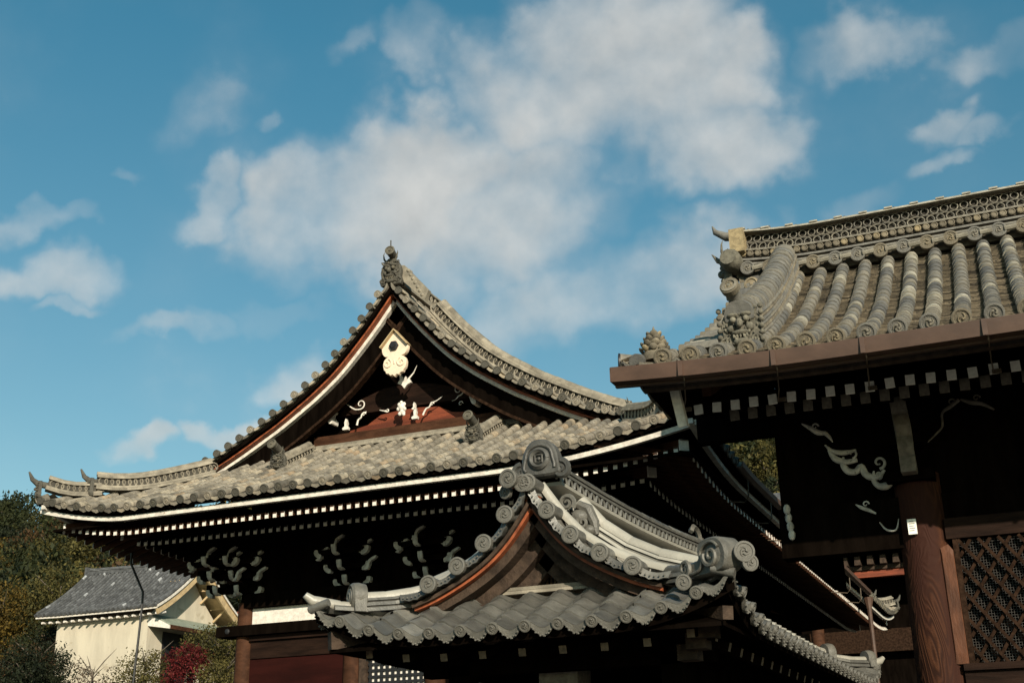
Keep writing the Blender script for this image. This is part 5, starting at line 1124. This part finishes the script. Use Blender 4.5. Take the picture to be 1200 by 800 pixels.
# ================================================================== TREES AND SHRUBS
def leaves(mb, c, R, n, size, up=.3, squash=1, mi=0):
    """leaf clusters: small flat faces in many clumps through the crown"""
    c = V3(c); ncl = max(5, int(n/26)); per = n//ncl
    for _ in range(ncl):
        v = V3(rng.normal(size=3)).normalized(); rr = rng.rand()**.45; q = V3((v.x*R[0]*rr, v.y*R[1]*rr, v.z*R[2]*rr)); cr = (.16+.16*rng.rand())*min(R); base_t = min(1, max(0, .5+.28*rng.randn()))
        for _ in range(per):
            o = V3(rng.normal(size=3))*cr*.55; o.z *= .7; p = c+q+o; nrm = V3(rng.normal(size=3)); nrm.z = abs(nrm.z)+up; nrm.normalize()
            a = nrm.cross(V3((rng.normal(), rng.normal(), .3))).normalized(); b2 = nrm.cross(a); s = size*(.6+.8*rng.rand())
            mb.add([p-a*s, p-b2*s*.5, p+a*s, p+b2*s*.5], [(0, 1, 2, 3)], mi, min(1, max(0, base_t+.15*rng.randn())))
def limbs(mb, base, top, r, n, spread, bare=False):
    base = V3(base); top = V3(top); mb.tube([base, base.lerp(top, .5)+V3((.1*spread*rng.randn()*.3, 0, 0)), top], [r, r*.7, r*.2], 8)
    for k in range(n):
        f = .3+.6*rng.rand(); p = base.lerp(top, f); a = rng.rand()*2*PI; d = V3((math.cos(a), math.sin(a), .5+.6*rng.rand()))*spread*(.5+.5*rng.rand())
        mb.tube([p, p+d*.5+V3((0, 0, .05*spread)), p+d], [r*.45*(1-f*.5), r*.25, r*.05], 5)
def make_tree(name, c, R, n, size, leaf, label, cat, group=None, trunk=True, gz=None):
    root = thing(name, (c[0], c[1], gz if gz is not None else ground_z(c[0], c[1])), label, cat, group)
    b = MB(); leaves(b, c, R, n, size); b.build('crown', leaf, root, recalc=False, angle=180)
    b = MB(); limbs(b, (c[0], c[1], root.location.z-.3), (c[0], c[1], c[2]+R[2]*.6), .06*R[2]+.02, 9, R[0]*.8); b.build('trunk', 'bark', root); return root
make_tree('shrub', (-35.6, 44, 6.75), (1.55, 1.3, 1.25), 5200, .055, 'leaf_lime', 'yellow green leafy shrub in front of the cream storehouse wall', 'shrub')
make_tree('maple', (-33.0, 43.4, 6.95), (1.08, .95, 1.05), 4600, .055, 'leaf_red', 'deep red maple bush beside the storehouse corner', 'maple')
make_tree('shrub', (-31.6, 44.4, 7.6), (1.35, 1.1, 1.35), 5200, .055, 'leaf_olive', 'olive green bush right of the red maple', 'shrub')
make_tree('shrub', (-30.9, 43.0, 6.3), (1.2, 1.0, .85), 4200, .055, 'leaf_lime', 'low yellow green bush at the foot of the red maple', 'shrub')
make_tree('shrub', (-33.9, 45.6, 8.0), (1.3, 1.0, 1.0), 4200, .055, 'leaf_olive', 'olive bush behind the red maple under the pent roof', 'shrub')
make_tree('shrub', (-39.3, 45, 6.6), (1.5, 1.0, 1.35), 900, .055, 'leaf_bare', 'sparse brown shrub with thin twigs against the cream wall', 'shrub')
make_tree('shrub', (-37.2, 44.2, 6.0), (1.3, 1.0, .7), 3800, .055, 'leaf_green', 'low green bush between the sparse brown shrub and the yellow one', 'shrub')
make_tree('shrub', (-42.6, 45, 7.2), (1.9, 1.5, 1.8), 9000, .07, 'leaf_dark', 'dense dark green shrub left of the storehouse wall', 'shrub')
make_tree('shrub', (-45.2, 47, 6.9), (2.2, 1.6, 2.2), 9000, .07, 'leaf_rust', 'reddish brown bush at the lower left corner', 'shrub')
make_tree('shrub', (-46.2, 50.0, 8.6), (1.0, 1.0, 1.9), 3600, .06, 'leaf_bare', 'tall bare brown shrub against the left end of the storehouse', 'shrub')
make_tree('tree', (-52.2, 52, 11.3), (2.3, 2.2, 2.0), 8000, .085, 'leaf_gold', 'golden yellow tree at the left edge above the dark bushes', 'tree')
make_tree('tree', (-49.0, 53, 11.6), (2.2, 2.0, 2.4), 8000, .085, 'leaf_olive', 'olive tree between the golden tree and the storehouse roof', 'tree')
make_tree('tree', (-47.4, 51, 9.0), (2.0, 1.8, 1.9), 8000, .08, 'leaf_green', 'dark green tree just left of the storehouse, below the roof edge', 'tree')
make_tree('tree', (-51.0, 50, 8.2), (1.9, 2, 1.4), 6000, .08, 'leaf_gold', 'small golden tree below the larger golden one', 'tree')
# wood on the hill: shared crown meshes, one object per tree
kinds = [('leaf_dark', 'broad dark evergreen tree on the wooded hill', 'trees on the wooded hill, dark evergreens'), ('leaf_green', 'mid green broadleaf tree on the wooded hill', 'trees on the wooded hill, mid green'),
         ('leaf_olive', 'olive coloured tree on the wooded hill', 'trees on the wooded hill, olive'), ('leaf_rust', 'rust brown autumn tree on the wooded hill', 'trees on the wooded hill, rust brown'), ('leaf_gold', 'dull golden autumn tree on the wooded hill', 'trees on the wooded hill, golden')]
crowns = {}; b = MB(); limbs(b, (0, 0, -1), (0, 0, 5.5), .22, 8, 2.2); trunk_me = b.mesh('trunk', ['bark'])
for kd, *_ in kinds:
    for v_ in range(2):
        b = MB(); leaves(b, (0, 0, 5.2), (2.5, 2.5, 3.0 if v_ else 2.4), 2600, .17); crowns[(kd, v_)] = b.mesh('crown', [kd], angle=180)
spots = []
def try_spot(x, y, dmin):
    for a in spots:
        if (a[0]-x)**2+(a[1]-y)**2 < dmin*dmin: return False
    spots.append((x, y)); return True
cnt = 0
for t_ in range(9000):
    if cnt >= 285: break
    y = 62+70*rng.rand()**1.0 if t_ % 3 else 100+90*rng.rand(); ang = rng.uniform(-47.5, -33) if rng.rand() < .86 else rng.uniform(-14.5, -9.5)
    x = y*math.tan(math.radians(ang))
    if y > 58 and -20 < x and y < 95: continue
    if not try_spot(x, y, 3.1+y*.012): continue
    k = rng.choice(5, p=[.28, .27, .25, .14, .06]); s_ = rng.uniform(.75, 1.25)*(1+y/400)
    if x > -60 and y < 66: s_ *= .7
    root = thing('pine_tree' if k == 0 else 'hill_tree', (x, y, ground_z(x, y)), kinds[k][1], 'tree', kinds[k][2]); root.rotation_euler.z = rng.rand()*6.28; root.scale = (s_, s_, s_*rng.uniform(.9, 1.2))
    for nm, me in (('crown', crowns[(kinds[k][0], rng.randint(0, 2))]), ('trunk', trunk_me)):
        o = bpy.data.objects.new(nm, me); COL.objects.link(o); o.parent = root
    cnt += 1
# everything else on the hill reads as one mass
b = MB()
for t_ in range(2600):
    y = 95+105*rng.rand(); ang = rng.uniform(-58, 12); x = y*math.tan(math.radians(ang)); z = ground_z(x, y); mi = rng.choice(4, p=[.34, .3, .24, .12])
    leaves(b, (x, y, z+2.8), (3.4, 3.4, 3.0), 130, .42, mi=int(mi))
tag(b.build('hill_forest', ['leaf_dark', 'leaf_green', 'leaf_olive', 'leaf_rust'], recalc=False, angle=180), 'far mixed wood covering the hillside in dark greens and browns', 'forest', kind='stuff')
